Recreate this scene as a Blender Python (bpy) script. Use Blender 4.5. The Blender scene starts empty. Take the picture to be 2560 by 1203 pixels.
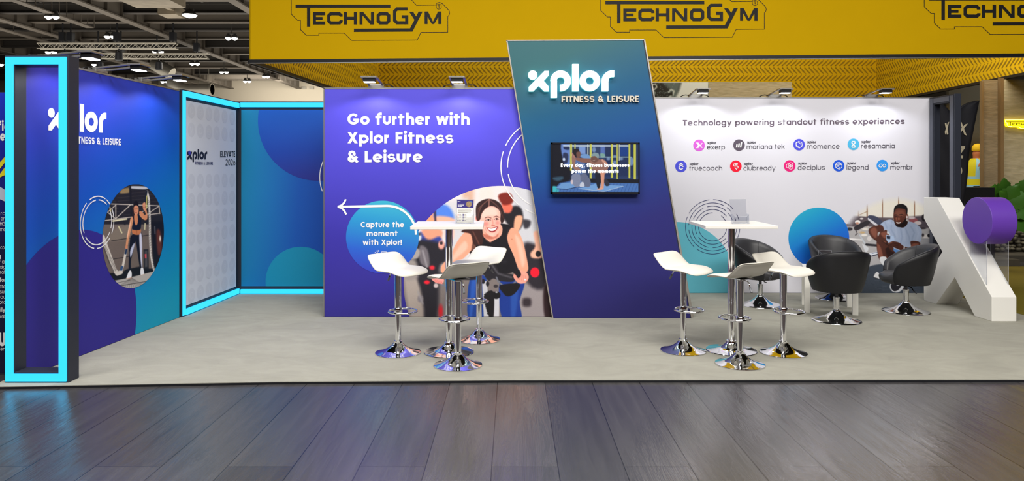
import bpy, math, random
import numpy as np
from mathutils import Vector, Matrix
random.seed(7)
SC = bpy.context.scene
COL = SC.collection
R = math.radians
# ------------------------------------------------------------------ camera (level lens, shifted down; eye 1.584 m)
F, CX, CY, EYE = 1775.0, 1280.0, 430.0, 1.584
cam_data = bpy.data.cameras.new('camera')
cam_data.sensor_width = 36.0
cam_data.lens = 36.0 * F / 2560.0
cam_data.shift_y = -(601.5 - CY) / 2560.0
cam_data.clip_end = 300
cam = bpy.data.objects.new('camera', cam_data)
COL.objects.link(cam)
cam.location = (0, 0, EYE)
cam.rotation_euler = (R(90), 0, 0)
SC.camera = cam
# ------------------------------------------------------------------ world, exposure
SC.view_settings.view_transform = 'Standard'
SC.view_settings.look = 'None'
SC.view_settings.gamma = 1.0
SC.view_settings.use_curve_mapping = False
SC.view_settings.exposure = 0.0
wd = bpy.data.worlds.new('hall_air'); SC.world = wd; wd.use_nodes = True
wd.node_tree.nodes['Background'].inputs[0].default_value = (0.75, 0.85, 1.0, 1)
wd.node_tree.nodes['Background'].inputs[1].default_value = 0.02
SC.cycles.max_bounces = 8
SC.cycles.transparent_max_bounces = 12
SC.cycles.use_denoising = True
SC.cycles.caustics_reflective = False
SC.cycles.caustics_refractive = False
SC.cycles.sample_clamp_indirect = 4.0
# ------------------------------------------------------------------ hall lighting (banks of ceiling lamps overhead, plus added fill lights)
def area(name, loc, sx, sy, watt, col=(1, .97, .92), rot=(0, 0, 0)):
    d = bpy.data.lights.new(name, 'AREA'); d.shape = 'RECTANGLE'; d.size = sx; d.size_y = sy
    d.energy = watt; d.color = col
    o = bpy.data.objects.new(name, d); COL.objects.link(o); o.location = loc; o.rotation_euler = rot
    return o
area('hall_lamp_and_fill_light', (-1.0, 2.5, 8.3), 9, 2.0, 900)
area('hall_lamp_and_fill_light', (4.5, -3.5, 8.3), 9, 3, 1350, (1, .97, .92), (R(22), 0, 0))
area('hall_lamp_and_fill_light', (-7.0, -3.5, 8.3), 9, 3, 450, (1, .97, .92), (R(22), 0, 0))
area('hall_lamp_and_fill_light', (3.0, 15.5, 8.3), 9, 4, 520, (1, .95, .85))
area('hall_lamp_and_fill_light', (-17.0, 26, 8.3), 8, 8, 900, (1, .96, .88))
area('hall_lamp_and_fill_light', (-14.0, 44, 8.2), 10, 10, 1500, (1, .95, .85))
area('hall_lamp_and_fill_light', (-15.0, 55, 8.2), 16, 1.5, 1500, (1, .95, .85), (R(62), 0, 0))  # added fill turned to brighten the hall end wall, not a lamp bank
area('ceiling_fill_light', (-17.0, 33, 6.6), 26, 10, 1000, (1, .94, .84), (R(180), 0, 0))  # added fill aimed upwards to brighten the ceiling, no fixture hangs here
area('ceiling_fill_light', (-13.0, 49, 6.6), 26, 14, 1300, (1, .94, .84), (R(180), 0, 0))  # second added fill, brightens the far ceiling from below

area('stand_fill_light', (8.2, 12.35, 5.6), 3, .5, 165, (1, .93, .78), (R(25), 0, 0))  # added fill to brighten the stone walls, an invented source inside the ring
# ------------------------------------------------------------------ colour and material helpers
def lin(c):
    c = c / 255.0
    return c / 12.92 if c <= 0.04045 else ((c + 0.055) / 1.055) ** 2.4
def rgb(r, g, b): return (lin(r), lin(g), lin(b), 1.0)
MATS = {}
def mat(name, col, rough=0.6, metal=0.0, emit=None, estr=0.0, noise=0.0, nscale=8.0, bump=0.0, bscale=200.0, spec=None, trans=0.0, ior=1.45, alpha=1.0, coat=0.0, stretch=None):
    if name in MATS: return MATS[name]
    m = bpy.data.materials.new(name); m.use_nodes = True
    nt = m.node_tree; b = nt.nodes['Principled BSDF']
    b.inputs['Base Color'].default_value = col
    b.inputs['Roughness'].default_value = rough
    b.inputs['Metallic'].default_value = metal
    b.inputs['IOR'].default_value = ior
    if spec is not None: b.inputs['Specular IOR Level'].default_value = spec
    if trans: b.inputs['Transmission Weight'].default_value = trans
    if coat: b.inputs['Coat Weight'].default_value = coat
    if alpha < 1: b.inputs['Alpha'].default_value = alpha
    if emit is not None:
        b.inputs['Emission Color'].default_value = emit; b.inputs['Emission Strength'].default_value = estr
    tc = nt.nodes.new('ShaderNodeTexCoord')
    src = tc.outputs['Object']
    if stretch:
        mp = nt.nodes.new('ShaderNodeMapping'); mp.inputs['Scale'].default_value = stretch
        nt.links.new(src, mp.inputs['Vector']); src = mp.outputs['Vector']
    if noise:
        n = nt.nodes.new('ShaderNodeTexNoise'); n.inputs['Scale'].default_value = nscale; n.inputs['Detail'].default_value = 6
        nt.links.new(src, n.inputs['Vector'])
        mr = nt.nodes.new('ShaderNodeMapRange'); mr.inputs[3].default_value = 1 - noise; mr.inputs[4].default_value = 1 + noise
        nt.links.new(n.outputs['Fac'], mr.inputs[0])
        mx = nt.nodes.new('ShaderNodeMix'); mx.data_type = 'RGBA'; mx.blend_type = 'MULTIPLY'; mx.inputs[0].default_value = 1
        mx.inputs[6].default_value = col
        nt.links.new(mr.outputs[0], mx.inputs[7]); nt.links.new(mx.outputs[2], b.inputs['Base Color'])
    if bump:
        n2 = nt.nodes.new('ShaderNodeTexNoise'); n2.inputs['Scale'].default_value = bscale; n2.inputs['Detail'].default_value = 4
        nt.links.new(src, n2.inputs['Vector'])
        bp = nt.nodes.new('ShaderNodeBump'); bp.inputs['Strength'].default_value = bump; bp.inputs['Distance'].default_value = 0.01
        nt.links.new(n2.outputs['Fac'], bp.inputs['Height']); nt.links.new(bp.outputs[0], b.inputs['Normal'])
    MATS[name] = m
    return m
def gradient(name, stops, direction, off=0.0, rough=0.55):
    """printed colour blend along a direction of the part's own 0-1 box; stops = [(t, rgb)]"""
    if name in MATS: return MATS[name]
    m = mat(name, (1, 1, 1, 1), rough); nt = m.node_tree; b = nt.nodes['Principled BSDF']
    tc = nt.nodes['Texture Coordinate']
    d = nt.nodes.new('ShaderNodeVectorMath'); d.operation = 'DOT_PRODUCT'; d.inputs[1].default_value = direction
    nt.links.new(tc.outputs['Generated'], d.inputs[0])
    a = nt.nodes.new('ShaderNodeMath'); a.operation = 'ADD'; a.inputs[1].default_value = off
    nt.links.new(d.outputs['Value'], a.inputs[0])
    cr = nt.nodes.new('ShaderNodeValToRGB')
    el = cr.color_ramp.elements
    while len(el) < len(stops): el.new(0.5)
    for e, (t, c) in zip(el, stops): e.position = t; e.color = c
    nt.links.new(a.outputs[0], cr.inputs[0]); nt.links.new(cr.outputs[0], b.inputs['Base Color'])
    return m
def print_mat(name, emit=0.0, gain=1.0, rough=0.5):
    if name in MATS: return MATS[name]
    m = mat(name, (0, 0, 0, 1), rough); nt = m.node_tree; b = nt.nodes['Principled BSDF']
    at = nt.nodes.new('ShaderNodeAttribute'); at.attribute_name = 'ink'
    if emit:
        nt.links.new(at.outputs['Color'], b.inputs['Emission Color']); b.inputs['Emission Strength'].default_value = emit
        b.inputs['Base Color'].default_value = (.01, .01, .012, 1); b.inputs['Specular IOR Level'].default_value = .12
        m.cycles.emission_sampling = 'NONE'
    else: nt.links.new(at.outputs['Color'], b.inputs['Base Color'])
    return m
# ------------------------------------------------------------------ object helpers
def tag(o, label=None, cat=None, group=None, kind=None):
    if label: o['label'] = label
    if cat: o['category'] = cat
    if group: o['group'] = group
    if kind: o['kind'] = kind
    return o
def thing(name, label, cat, loc=(0, 0, 0), rz=0.0, group=None):
    o = bpy.data.objects.new(name, None); COL.objects.link(o)
    o.empty_display_size = .1
    o.location = loc; o.rotation_euler = (0, 0, rz)
    return tag(o, label, cat, group)
def copy_tree(o, parent=None):
    c = o.copy(); COL.objects.link(c)
    if parent: c.parent = parent
    for ch in list(o.children): copy_tree(ch, c)
    return c
class MB:
    """collects faces; build() links them as one mesh object"""
    def __init__(s): s.v = []; s.f = []; s.m = []
    def add(s, vs, fs, mi=0):
        k = len(s.v); s.v += [tuple(p) for p in vs]; s.f += [tuple(i + k for i in f) for f in fs]; s.m += [mi] * len(fs); return s
    def box(s, x0, x1, y0, y1, z0, z1, mi=0):
        return s.add([(x0, y0, z0), (x1, y0, z0), (x1, y1, z0), (x0, y1, z0), (x0, y0, z1), (x1, y0, z1), (x1, y1, z1), (x0, y1, z1)],
                     [(0, 3, 2, 1), (4, 5, 6, 7), (0, 1, 5, 4), (1, 2, 6, 5), (2, 3, 7, 6), (3, 0, 4, 7)], mi)
    def bar(s, a, b, w, h, mi=0, up=(0, 0, 1)):
        a = Vector(a); b = Vector(b); d = (b - a).normalized(); u = Vector(up)
        if abs(d.dot(u)) > .98: u = Vector((1, 0, 0))
        sx = d.cross(u).normalized(); uy = sx.cross(d)
        vs = [p + sx * i * w / 2 + uy * j * h / 2 for p in (a, b) for i, j in ((-1, -1), (1, -1), (1, 1), (-1, 1))]
        return s.add(vs, [(0, 1, 2, 3), (4, 7, 6, 5), (0, 4, 5, 1), (1, 5, 6, 2), (2, 6, 7, 3), (3, 7, 4, 0)], mi)
    def poly(s, pts, mi=0): return s.add(pts, [tuple(range(len(pts)))], mi)
    def prism(s, pts, vec, mi=0):
        n = len(pts); q = [tuple(Vector(p) + Vector(vec)) for p in pts]
        return s.add(list(pts) + q, [tuple(range(n)), tuple(range(2 * n - 1, n - 1, -1))] + [(i, i + n, (i + 1) % n + n, (i + 1) % n) for i in range(n)], mi)
    def lathe(s, prof, n=40, c=(0, 0, 0), mi=0, axis='z'):
        k = len(s.v)
        for (r, z) in prof:
            for i in range(n):
                a = 2 * math.pi * i / n
                if axis == 'z': s.v.append((c[0] + r * math.cos(a), c[1] + r * math.sin(a), c[2] + z))
                elif axis == 'x': s.v.append((c[0] + z, c[1] + r * math.cos(a), c[2] + r * math.sin(a)))
                else: s.v.append((c[0] + r * math.cos(a), c[1] + z, c[2] + r * math.sin(a)))
        for j in range(len(prof) - 1):
            for i in range(n):
                s.f.append((k + j * n + i, k + j * n + (i + 1) % n, k + (j + 1) * n + (i + 1) % n, k + (j + 1) * n + i)); s.m.append(mi)
        s.f.append(tuple(k + i for i in range(n))[::-1]); s.m.append(mi)
        s.f.append(tuple(k + (len(prof) - 1) * n + i for i in range(n))); s.m.append(mi)
        return s
    def tube(s, path, r, n=10, closed=False, mi=0):
        P_ = [Vector(p) for p in path]; k = len(s.v); m = len(P_)
        up = Vector((0, 0, 1))
        rr = r if isinstance(r, (list, tuple)) else [r] * m
        for i in range(m):
            a = P_[(i - 1) % m] if (closed or i > 0) else P_[i]
            b = P_[(i + 1) % m] if (closed or i < m - 1) else P_[i]
            d = (b - a).normalized()
            u = up if abs(d.dot(up)) < .95 else Vector((1, 0, 0))
            sx = d.cross(u).normalized(); uy = sx.cross(d)
            for j in range(n):
                t = 2 * math.pi * j / n
                s.v.append(tuple(P_[i] + (sx * math.cos(t) + uy * math.sin(t)) * rr[i]))
        for i in range(m if closed else m - 1):
            for j in range(n):
                s.f.append((k + i * n + j, k + i * n + (j + 1) % n, k + ((i + 1) % m) * n + (j + 1) % n, k + ((i + 1) % m) * n + j)); s.m.append(mi)
        if not closed:
            s.f.append(tuple(k + j for j in range(n))[::-1]); s.m.append(mi)
            s.f.append(tuple(k + (m - 1) * n + j for j in range(n))); s.m.append(mi)
        return s
    def build(s, name, mats, parent=None, smooth=False, world=True, bevel=0.0, tagkw=None):
        me = bpy.data.meshes.new(name); me.from_pydata(s.v, [], s.f)
        for m in (mats if isinstance(mats, (list, tuple)) else [mats]): me.materials.append(m)
        if isinstance(mats, (list, tuple)) and len(mats) > 1: me.polygons.foreach_set('material_index', s.m)
        if smooth:
            me.polygons.foreach_set('use_smooth', [True] * len(me.polygons))
            if smooth is not True: me.set_sharp_from_angle(angle=R(smooth))
        me.update()
        o = bpy.data.objects.new(name, me); COL.objects.link(o)
        if parent is not None:
            o.parent = parent
            if world:
                q = parent; off = Vector((0, 0, 0))
                while q is not None: off += Vector(q.location); q = q.parent
                o.location = -off
        if bevel:
            bv = o.modifiers.new('edge', 'BEVEL'); bv.width = bevel; bv.segments = 2; bv.limit_method = 'ANGLE'; bv.angle_limit = R(40)
        return o
# ------------------------------------------------------------------ measured surfaces: a pixel of the photograph -> the point where its ray meets a wall
class Wall:
    def __init__(s, p, n):
        s.p = Vector(p); s.n = Vector(n).normalized()
        if s.n.y > 0: s.n = -s.n
    def at(s, px, py, off=0.0):
        d = Vector(((px - CX) / F, 1.0, -(py - CY) / F)); o = Vector((0, 0, EYE))
        t = (s.p + s.n * off - o).dot(s.n) / d.dot(s.n)
        return tuple(o + d * t)
def frontal(y): return Wall((0, y, 0), (0, -1, 0))
def ground(px, py):
    y = F * EYE / (py - CY); return ((px - CX) * y / F, y)
# ------------------------------------------------------------------ flat print shapes in 2D
def arc(cx, cy, rx, ry, a0, a1, n=20):
    return [(cx + rx * math.cos(R(a0 + (a1 - a0) * i / n)), cy + ry * math.sin(R(a0 + (a1 - a0) * i / n))) for i in range(n + 1)]
def stroke(pts, w, closed=False):
    pts = [p for i, p in enumerate(pts) if i == 0 or math.hypot(p[0] - pts[i - 1][0], p[1] - pts[i - 1][1]) > 1e-4 * abs(w)]
    m = len(pts); L = []; Rr = []; h = w / 2
    for i in range(m):
        p = pts[i]
        a = pts[(i - 1) % m] if (closed or i > 0) else None
        b = pts[(i + 1) % m] if (closed or i < m - 1) else None
        def nrm(u, v):
            dx, dy = v[0] - u[0], v[1] - u[1]; l = math.hypot(dx, dy) or 1e-9; return (-dy / l, dx / l)
        if a is None: n = nrm(p, b); k = 1
        elif b is None: n = nrm(a, p); k = 1
        else:
            n1 = nrm(a, p); n2 = nrm(p, b); n = (n1[0] + n2[0], n1[1] + n2[1]); l = math.hypot(*n) or 1e-9
            n = (n[0] / l, n[1] / l); k = min(2.5, 1 / max(.3, n[0] * n1[0] + n[1] * n1[1]))
        L.append((p[0] + n[0] * h * k, p[1] + n[1] * h * k)); Rr.append((p[0] - n[0] * h * k, p[1] - n[1] * h * k))
    return [[L[i], L[(i + 1) % m], Rr[(i + 1) % m], Rr[i]] for i in range(m if closed else m - 1)]
def disc(cx, cy, r, n=48, ry=None): return arc(cx, cy, r, ry or r, 0, 360 - 360 / n, n - 1)
def rect(x0, x1, y0, y1): return [(x0, y0), (x1, y0), (x1, y1), (x0, y1)]
def slant(x0, y0, x1, y1, w):
    ww = w * math.hypot(x1 - x0, y1 - y0) / abs(y1 - y0) / 2
    return [(x0 - ww, y0), (x0 + ww, y0), (x1 + ww, y1), (x1 - ww, y1)]
def clip(poly, x0, x1, y0, y1):
    for ax, lim, sg in ((0, x0, 1), (0, x1, -1), (1, y0, 1), (1, y1, -1)):
        out = []
        for i in range(len(poly)):
            a, b = poly[i], poly[(i + 1) % len(poly)]
            ia, ib = (a[ax] - lim) * sg >= 0, (b[ax] - lim) * sg >= 0
            if ia: out.append(a)
            if ia != ib:
                t = (lim - a[ax]) / (b[ax] - a[ax]); out.append((a[0] + (b[0] - a[0]) * t, a[1] + (b[1] - a[1]) * t))
        poly = out
        if not poly: break
    return poly
# ------------------------------------------------------------------ geometric sans lettering (x-height = 1), drawn with strokes of width w
def glyph(ch, w):
    h = w / 2; A = 1.40; C = 1.32; D = -.38; r = .5 - h + .012
    N = 14
    S = lambda p, cl=False: stroke(p, w, cl)
    bar = lambda x0, x1, y: [rect(x0, x1, y - h, y + h)]
    st = lambda x, y0, y1: [rect(x - h, x + h, y0, y1)]
    O = lambda cx: S(arc(cx, .5, r, r, 0, 345, 23), True)
    if ch == ' ': return [], .42
    if ch == 'o': return O(.5), 1.0
    if ch == 'c': return S(arc(.5, .5, r, r, 48, 312, 20)), .88
    if ch == 'e': bh = min(h, .068 + h * .12); return S(arc(.5, .5, r, r, 0, 312, 22)) + [rect(.5 - r, 1 - h * .5, .46 - bh, .46 + bh)], 1.0
    if ch == 'a': return O(.5) + st(1 - h, 0, 1), 1.02
    if ch == 'd': return O(.5) + st(1 - h, 0, A), 1.02
    if ch == 'b': return O(.52) + st(h, 0, A), 1.02
    if ch == 'p': return O(.52) + st(h, D, 1), 1.02
    if ch == 'g': return O(.5) + S([(1 - h, 1), (1 - h, 0)] + arc(.5, -.02, .5 - h, .38 - h * .4, 0, -160, 14)), 1.02
    if ch in 'nh': return st(h, 0, A if ch == 'h' else 1) + S(arc(.46, .54, .46 - h, .46 - h, 180, 0, N) + [(.92 - h, 0)]), .92
    if ch == 'm': return st(h, 0, 1) + S(arc(.42, .58, .42 - h, .42 - h, 180, 0, N) + [(.84 - h, 0)]) + S(arc(.84 - w + .42, .58, .42 - h, .42 - h, 180, 0, N) + [(1.68 - w - h, 0)]), 1.68 - w
    if ch == 'u': return S([(h, 1)] + arc(.46, .46, .46 - h, .46 - h, 180, 360, N) + [(.92 - h, 1)]), .92
    if ch == 'r': return st(h, 0, 1) + S(arc(.5, .5, .5 - h, .5 - h, 180, 92, 8)), .54
    if ch == 'i': return st(h, 0, 1) + [disc(h, 1.3, h * 1.22, 14)], w
    if ch == 'l': return st(h, 0, A), w
    if ch == 't': return st(.16 + h, 0, 1.27) + [rect(0, .40 + w, 1 - w * .8, 1)], .44 + w
    if ch == 'f': return S([(.16 + h, 0), (.16 + h, 1.0)] + arc(.16 + h + .26, 1.06, .26, .36 - h, 180, 90, 9) + [(.16 + h + .26 + .14, 1.42 - h)]) + [rect(0, .40 + w, 1 - w * .8, 1)], .50 + w * .7
    if ch == 's':
        w = w * (.78 if w > .22 else .95); h = w / 2; q = (1 - w) / 4 + .006; x = .42 - h
        return stroke(arc(.42, 1 - h - q, x, q, 22, 270, 14) + arc(.42, h + q, x, q, 90, -158, 14), w), .84
    if ch == 'k': return st(h, 0, A) + [slant(h + .12, .38, .78, 1, w * .95), slant(.40, .60, .82, 0, w * .95)], .92
    if ch == 'v': return [slant(.5, 0, h, 1, w * .95), slant(.5, 0, 1 - h, 1, w * .95)], 1.0
    if ch == 'y': return [slant(.5, 0, h, 1, w * .95), slant(.34, D, 1 - h, 1, w * .95)], 1.0
    if ch == 'w': return [slant(.40, 0, h, 1, w * .9), slant(.40, 0, .70, 1, w * .9), slant(1.0, 0, .70, 1, w * .9), slant(1.0, 0, 1.4 - h, 1, w * .9)], 1.4
    if ch == 'x': return [slant(h, 0, .92 - h, 1, w * .95), slant(.92 - h, 0, h, 1, w * .95)], .92
    if ch == ',': return [slant(h * .4, -.26, h + .04, .2, w * .8)], w
    if ch == '.': return [disc(h, h, h, 12)], w
    if ch == '!': return [rect(0, w, .42, C)] + [disc(h, h * 1.1, h * 1.12, 14)], w
    if ch == "'": return [rect(0, w * .8, .9, C)], w
    # capitals and figures
    if ch == 'E': return st(h, 0, C) + bar(h, .74, C - h) + bar(h, .68, C / 2) + bar(h, .74, h), .78
    if ch == 'F': return st(h, 0, C) + bar(h, .74, C - h) + bar(h, .66, C / 2 - .03), .76
    if ch == 'L': return st(h, 0, C) + bar(h, .70, h), .72
    if ch == 'T': return st(.46, 0, C) + bar(0, .92, C - h), .92
    if ch == 'I': return st(h, 0, C), w
    if ch == 'H': return st(h, 0, C) + st(1 - h, 0, C) + bar(h, 1 - h, C / 2), 1.0
    if ch == 'N': return st(h, 0, C) + st(1.02 - h, 0, C) + [slant(h * 1.1, C, 1.02 - h * 1.1, 0, w)], 1.02
    if ch == 'M': return st(h, 0, C) + st(1.24 - h, 0, C) + [slant(h, C, .62, .2, w), slant(1.24 - h, C, .62, .2, w)], 1.24
    if ch == 'A': return [slant(h, 0, .58, C, w), slant(1.16 - h, 0, .58, C, w)] + bar(.26, .90, .36), 1.16
    if ch == 'V': return [slant(h, C, .56, 0, w), slant(1.12 - h, C, .56, 0, w)], 1.12
    if ch == 'X': return [slant(h * 1.2, 0, 1.1 - h * 1.2, C, w), slant(1.1 - h * 1.2, 0, h * 1.2, C, w)], 1.1
    if ch == 'Z': return bar(0, .95, h) + bar(0, .95, C - h) + [slant(h * 1.3, 0, .95 - h * 1.3, C, w)], .95
    if ch == 'U': return S([(h, C)] + arc(.5, .5, .5 - h, .5 - h, 180, 360, N) + [(1 - h, C)]), 1.0
    if ch == 'S':
        q = (C - w) / 4 + .006; x = .47 - h
        return S(arc(.47, C - h - q, x, q, 22, 270, 14) + arc(.47, h + q, x, q, 90, -158, 14)), .94
    if ch == 'R': return st(h, 0, C) + S([(h, C - h), (.48, C - h)] + arc(.48, C - h - .32, .36 - h * .3, .32, 90, -90, 10) + [(h, C - h - .64)]) + [slant(.46, .6, .84 - h * .3, 0, w)], .90
    if ch == 'P': return st(h, 0, C) + S([(h, C - h), (.48, C - h)] + arc(.48, C - h - .34, .38 - h * .3, .34, 90, -90, 10) + [(h, C - h - .68)]), .88
    if ch == 'B': return st(h, 0, C) + S([(h, C - h), (.48, C - h)] + arc(.48, C - h - .28, .30, .28, 90, -90, 8) + [(h, C - h - .56)]) + S([(h, h), (.5, h)] + arc(.5, h + .29, .32, .29, -90, 90, 8)), .92
    if ch == 'C': return S(arc(.66, C / 2, .66 - h, C / 2 - h, 44, 316, 22)), 1.16
    if ch == 'G': return S(arc(.66, C / 2, .66 - h, C / 2 - h, 44, 360, 24)) + bar(.66, 1.32 - h * .2, C / 2 - h * .6), 1.32
    if ch == 'W': return [slant(.42, 0, h, C, w), slant(.42, 0, .78, C, w), slant(1.14, 0, .78, C, w), slant(1.14, 0, 1.56 - h, C, w)], 1.56
    if ch == 'O': return S(arc(.66, C / 2, .66 - h, C / 2 - h, 0, 350, 30), True), 1.32
    if ch == '0': return S(arc(.46, C / 2, .46 - h, C / 2 - h, 0, 350, 30), True), .92
    if ch == '2': return S(arc(.44, C - .42, .42 - h, .42 - h, 165, -20, 14) + [(h, h * 1.2)]) + bar(0, .86, h), .88
    if ch == '6': return S(arc(.46, .44, .46 - h, .44 - h, 0, 350, 24), True) + S([(h + .02, .5), (.50, C)]), .92
    if ch == '&': return S(arc(.46, C - .30 - h * .3, .28 - h * .3, .27 - h * .2, -50, 230, 14) + [(1.06, 0)]) + S(arc(.44, .39, .44 - h, .39 - h, 118, 352, 18) + [(.98, .66)]), 1.14
    return st(h, 0, 1), w
def text_polys(s, w, gap=.15):
    out = []; x = 0
    for i, ch in enumerate(s):
        g, a = glyph(ch, w)
        out += [[(p[0] + x, p[1]) for p in q] for q in g]
        x += a + gap
    return out, x - gap
def text_px(s, x0, x1, base, xh, w, tilt=0.0, gap=.15):
    """letters fitted between pixel columns x0..x1 on a baseline; xh = x-height in pixels; tilt = rise of the baseline over the run"""
    ps, W = text_polys(s, w, gap)
    k = (x1 - x0) / W
    return [[(x0 + p[0] * k, base - p[1] * xh - tilt * p[0] / W) for p in q] for q in ps]
def text_words(s, w, gap=.15):
    """the same letters, one list per word, all in the frame of the whole line"""
    out = [[]]; x = 0
    for ch in s:
        g, a = glyph(ch, w)
        if ch == ' ': out.append([])
        out[-1] += [[(p[0] + x, p[1]) for p in q] for q in g]
        x += a + gap
    return out, x - gap
# the wordmark with the disc over the x, in its own drawing units (x-height 210, baseline y=912, downwards)
def wordmark_px():
    out = [disc(287, 750, 45, 28),
           [(248, 912), (248, 870), (405, 710), (448, 710), (448, 752), (397, 808), (347, 857), (293, 912)], [(397, 808), (448, 868), (448, 912), (403, 912), (347, 857)]]
    ring = [(567 + 71.5 * math.cos(R(a)), 808 + 71.5 * math.sin(R(a))) for a in range(180, 180 + 286, 11)]
    out += stroke(ring, 63)
    out += [rect(467, 530, 806, 976), rect(683, 747, 640, 911)]
    out += stroke([(860 + 71.5 * math.cos(R(a)), 808 + 71.5 * math.sin(R(a))) for a in range(0, 360, 10)], 62, True)
    out += stroke([(1084 + 72 * math.cos(R(a)), 808 + 72 * math.sin(R(a))) for a in range(180, 271, 9)] + [(1103, 736)], 64)
    out += [rect(980, 1044, 806, 911)]
    return out            # spans x 243..1103, y 640..976
def flat(name, polys, wall, off, material, parent):
    b = MB()
    for q in polys: b.poly([wall.at(p[0], p[1], off) for p in q])
    return b.build(name, material, parent)
# ------------------------------------------------------------------ printed photographs: inks computed here and stored on a fine sheet of faces
class Canvas:
    def __init__(s, w, h, cell, bg):
        s.c = cell; s.W = int(w / cell) + 1; s.H = int(h / cell) + 1
        s.a = np.zeros((s.H, s.W, 3)); s.a[:] = bg
        yy, xx = np.mgrid[0:s.H, 0:s.W]; s.X = xx * cell; s.Y = yy * cell
    def _win(s, x0, x1, y0, y1):
        i0 = max(0, int(y0 / s.c)); i1 = min(s.H, int(y1 / s.c) + 2); j0 = max(0, int(x0 / s.c)); j1 = min(s.W, int(x1 / s.c) + 2)
        return slice(i0, max(i0, i1)), slice(j0, max(j0, j1))
    def _put(s, sl, al, col): s.a[sl] = s.a[sl] * (1 - al[..., None]) + np.array(col, float) * al[..., None]
    def poly(s, pts, col, soft=3.0, al=1.0):
        xs = [p[0] for p in pts]; ys = [p[1] for p in pts]
        sl = s._win(min(xs) - soft, max(xs) + soft, min(ys) - soft, max(ys) + soft); X = s.X[sl]; Y = s.Y[sl]
        if X.size == 0: return s
        ins = np.zeros(X.shape, bool); dm = np.full(X.shape, 1e18)
        for i in range(len(pts)):
            x1, y1 = pts[i]; x2, y2 = pts[(i + 1) % len(pts)]
            if y1 != y2: ins ^= ((y1 > Y) != (y2 > Y)) & (X < (x2 - x1) * (Y - y1) / (y2 - y1) + x1)
            dx, dy = x2 - x1, y2 - y1; t = np.clip(((X - x1) * dx + (Y - y1) * dy) / (dx * dx + dy * dy + 1e-9), 0, 1)
            dm = np.minimum(dm, (X - x1 - t * dx) ** 2 + (Y - y1 - t * dy) ** 2)
        sd = np.sqrt(dm) * np.where(ins, 1, -1)
        t = np.clip(.5 + sd / (2 * soft) * 1.0, 0, 1); s._put(sl, t * t * (3 - 2 * t) * al, col); return s
    def smooth(s, pts, col, soft=3.0, al=1.0):
        P2 = []; n = len(pts)
        for i in range(n):
            p0, p1, p2, p3 = (np.array(pts[(i + k) % n], float) for k in (-1, 0, 1, 2))
            for t in (0, .25, .5, .75):
                P2.append(tuple(.5 * (2 * p1 + (p2 - p0) * t + (2 * p0 - 5 * p1 + 4 * p2 - p3) * t * t + (3 * p1 - p0 - 3 * p2 + p3) * t ** 3)))
        return s.poly(P2, col, soft, al)
    def ell(s, cx, cy, rx, ry, col, soft=3.0, al=1.0, rot=0.0):
        m = max(rx, ry) + soft; sl = s._win(cx - m, cx + m, cy - m, cy + m); X = s.X[sl] - cx; Y = s.Y[sl] - cy
        c, q = math.cos(R(rot)), math.sin(R(rot)); U = X * c + Y * q; V = -X * q + Y * c
        d = (1 - np.sqrt((U / rx) ** 2 + (V / ry) ** 2)) * min(rx, ry)
        t = np.clip(.5 + d / (2 * soft), 0, 1); s._put(sl, t * t * (3 - 2 * t) * al, col); return s
    def line(s, pts, w, col, soft=2.0, al=1.0):
        xs = [p[0] for p in pts]; ys = [p[1] for p in pts]; m = w / 2 + soft
        sl = s._win(min(xs) - m, max(xs) + m, min(ys) - m, max(ys) + m); X = s.X[sl]; Y = s.Y[sl]; dm = np.full(X.shape, 1e18)
        for (x1, y1), (x2, y2) in zip(pts[:-1], pts[1:]):
            dx, dy = x2 - x1, y2 - y1; t = np.clip(((X - x1) * dx + (Y - y1) * dy) / (dx * dx + dy * dy + 1e-9), 0, 1)
            dm = np.minimum(dm, (X - x1 - t * dx) ** 2 + (Y - y1 - t * dy) ** 2)
        t = np.clip(.5 + (w / 2 - np.sqrt(dm)) / (2 * soft), 0, 1); s._put(sl, t * al, col); return s
    def grain(s, amp, seed=1):
        rg = np.random.RandomState(seed); s.a += rg.normal(0, amp, s.a.shape[:2])[..., None]; s.a = np.clip(s.a, 0, 255); return s
    def sample(s, x, y):
        fx = np.clip(x / s.c, 0, s.W - 1.001); fy = np.clip(y / s.c, 0, s.H - 1.001); j = fx.astype(int); i = fy.astype(int); u = (fx - j)[:, None]; v = (fy - i)[:, None]
        A = s.a
        return (A[i, j] * (1 - u) + A[i, j + 1] * u) * (1 - v) + (A[i + 1, j] * (1 - u) + A[i + 1, j + 1] * u) * v
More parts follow.
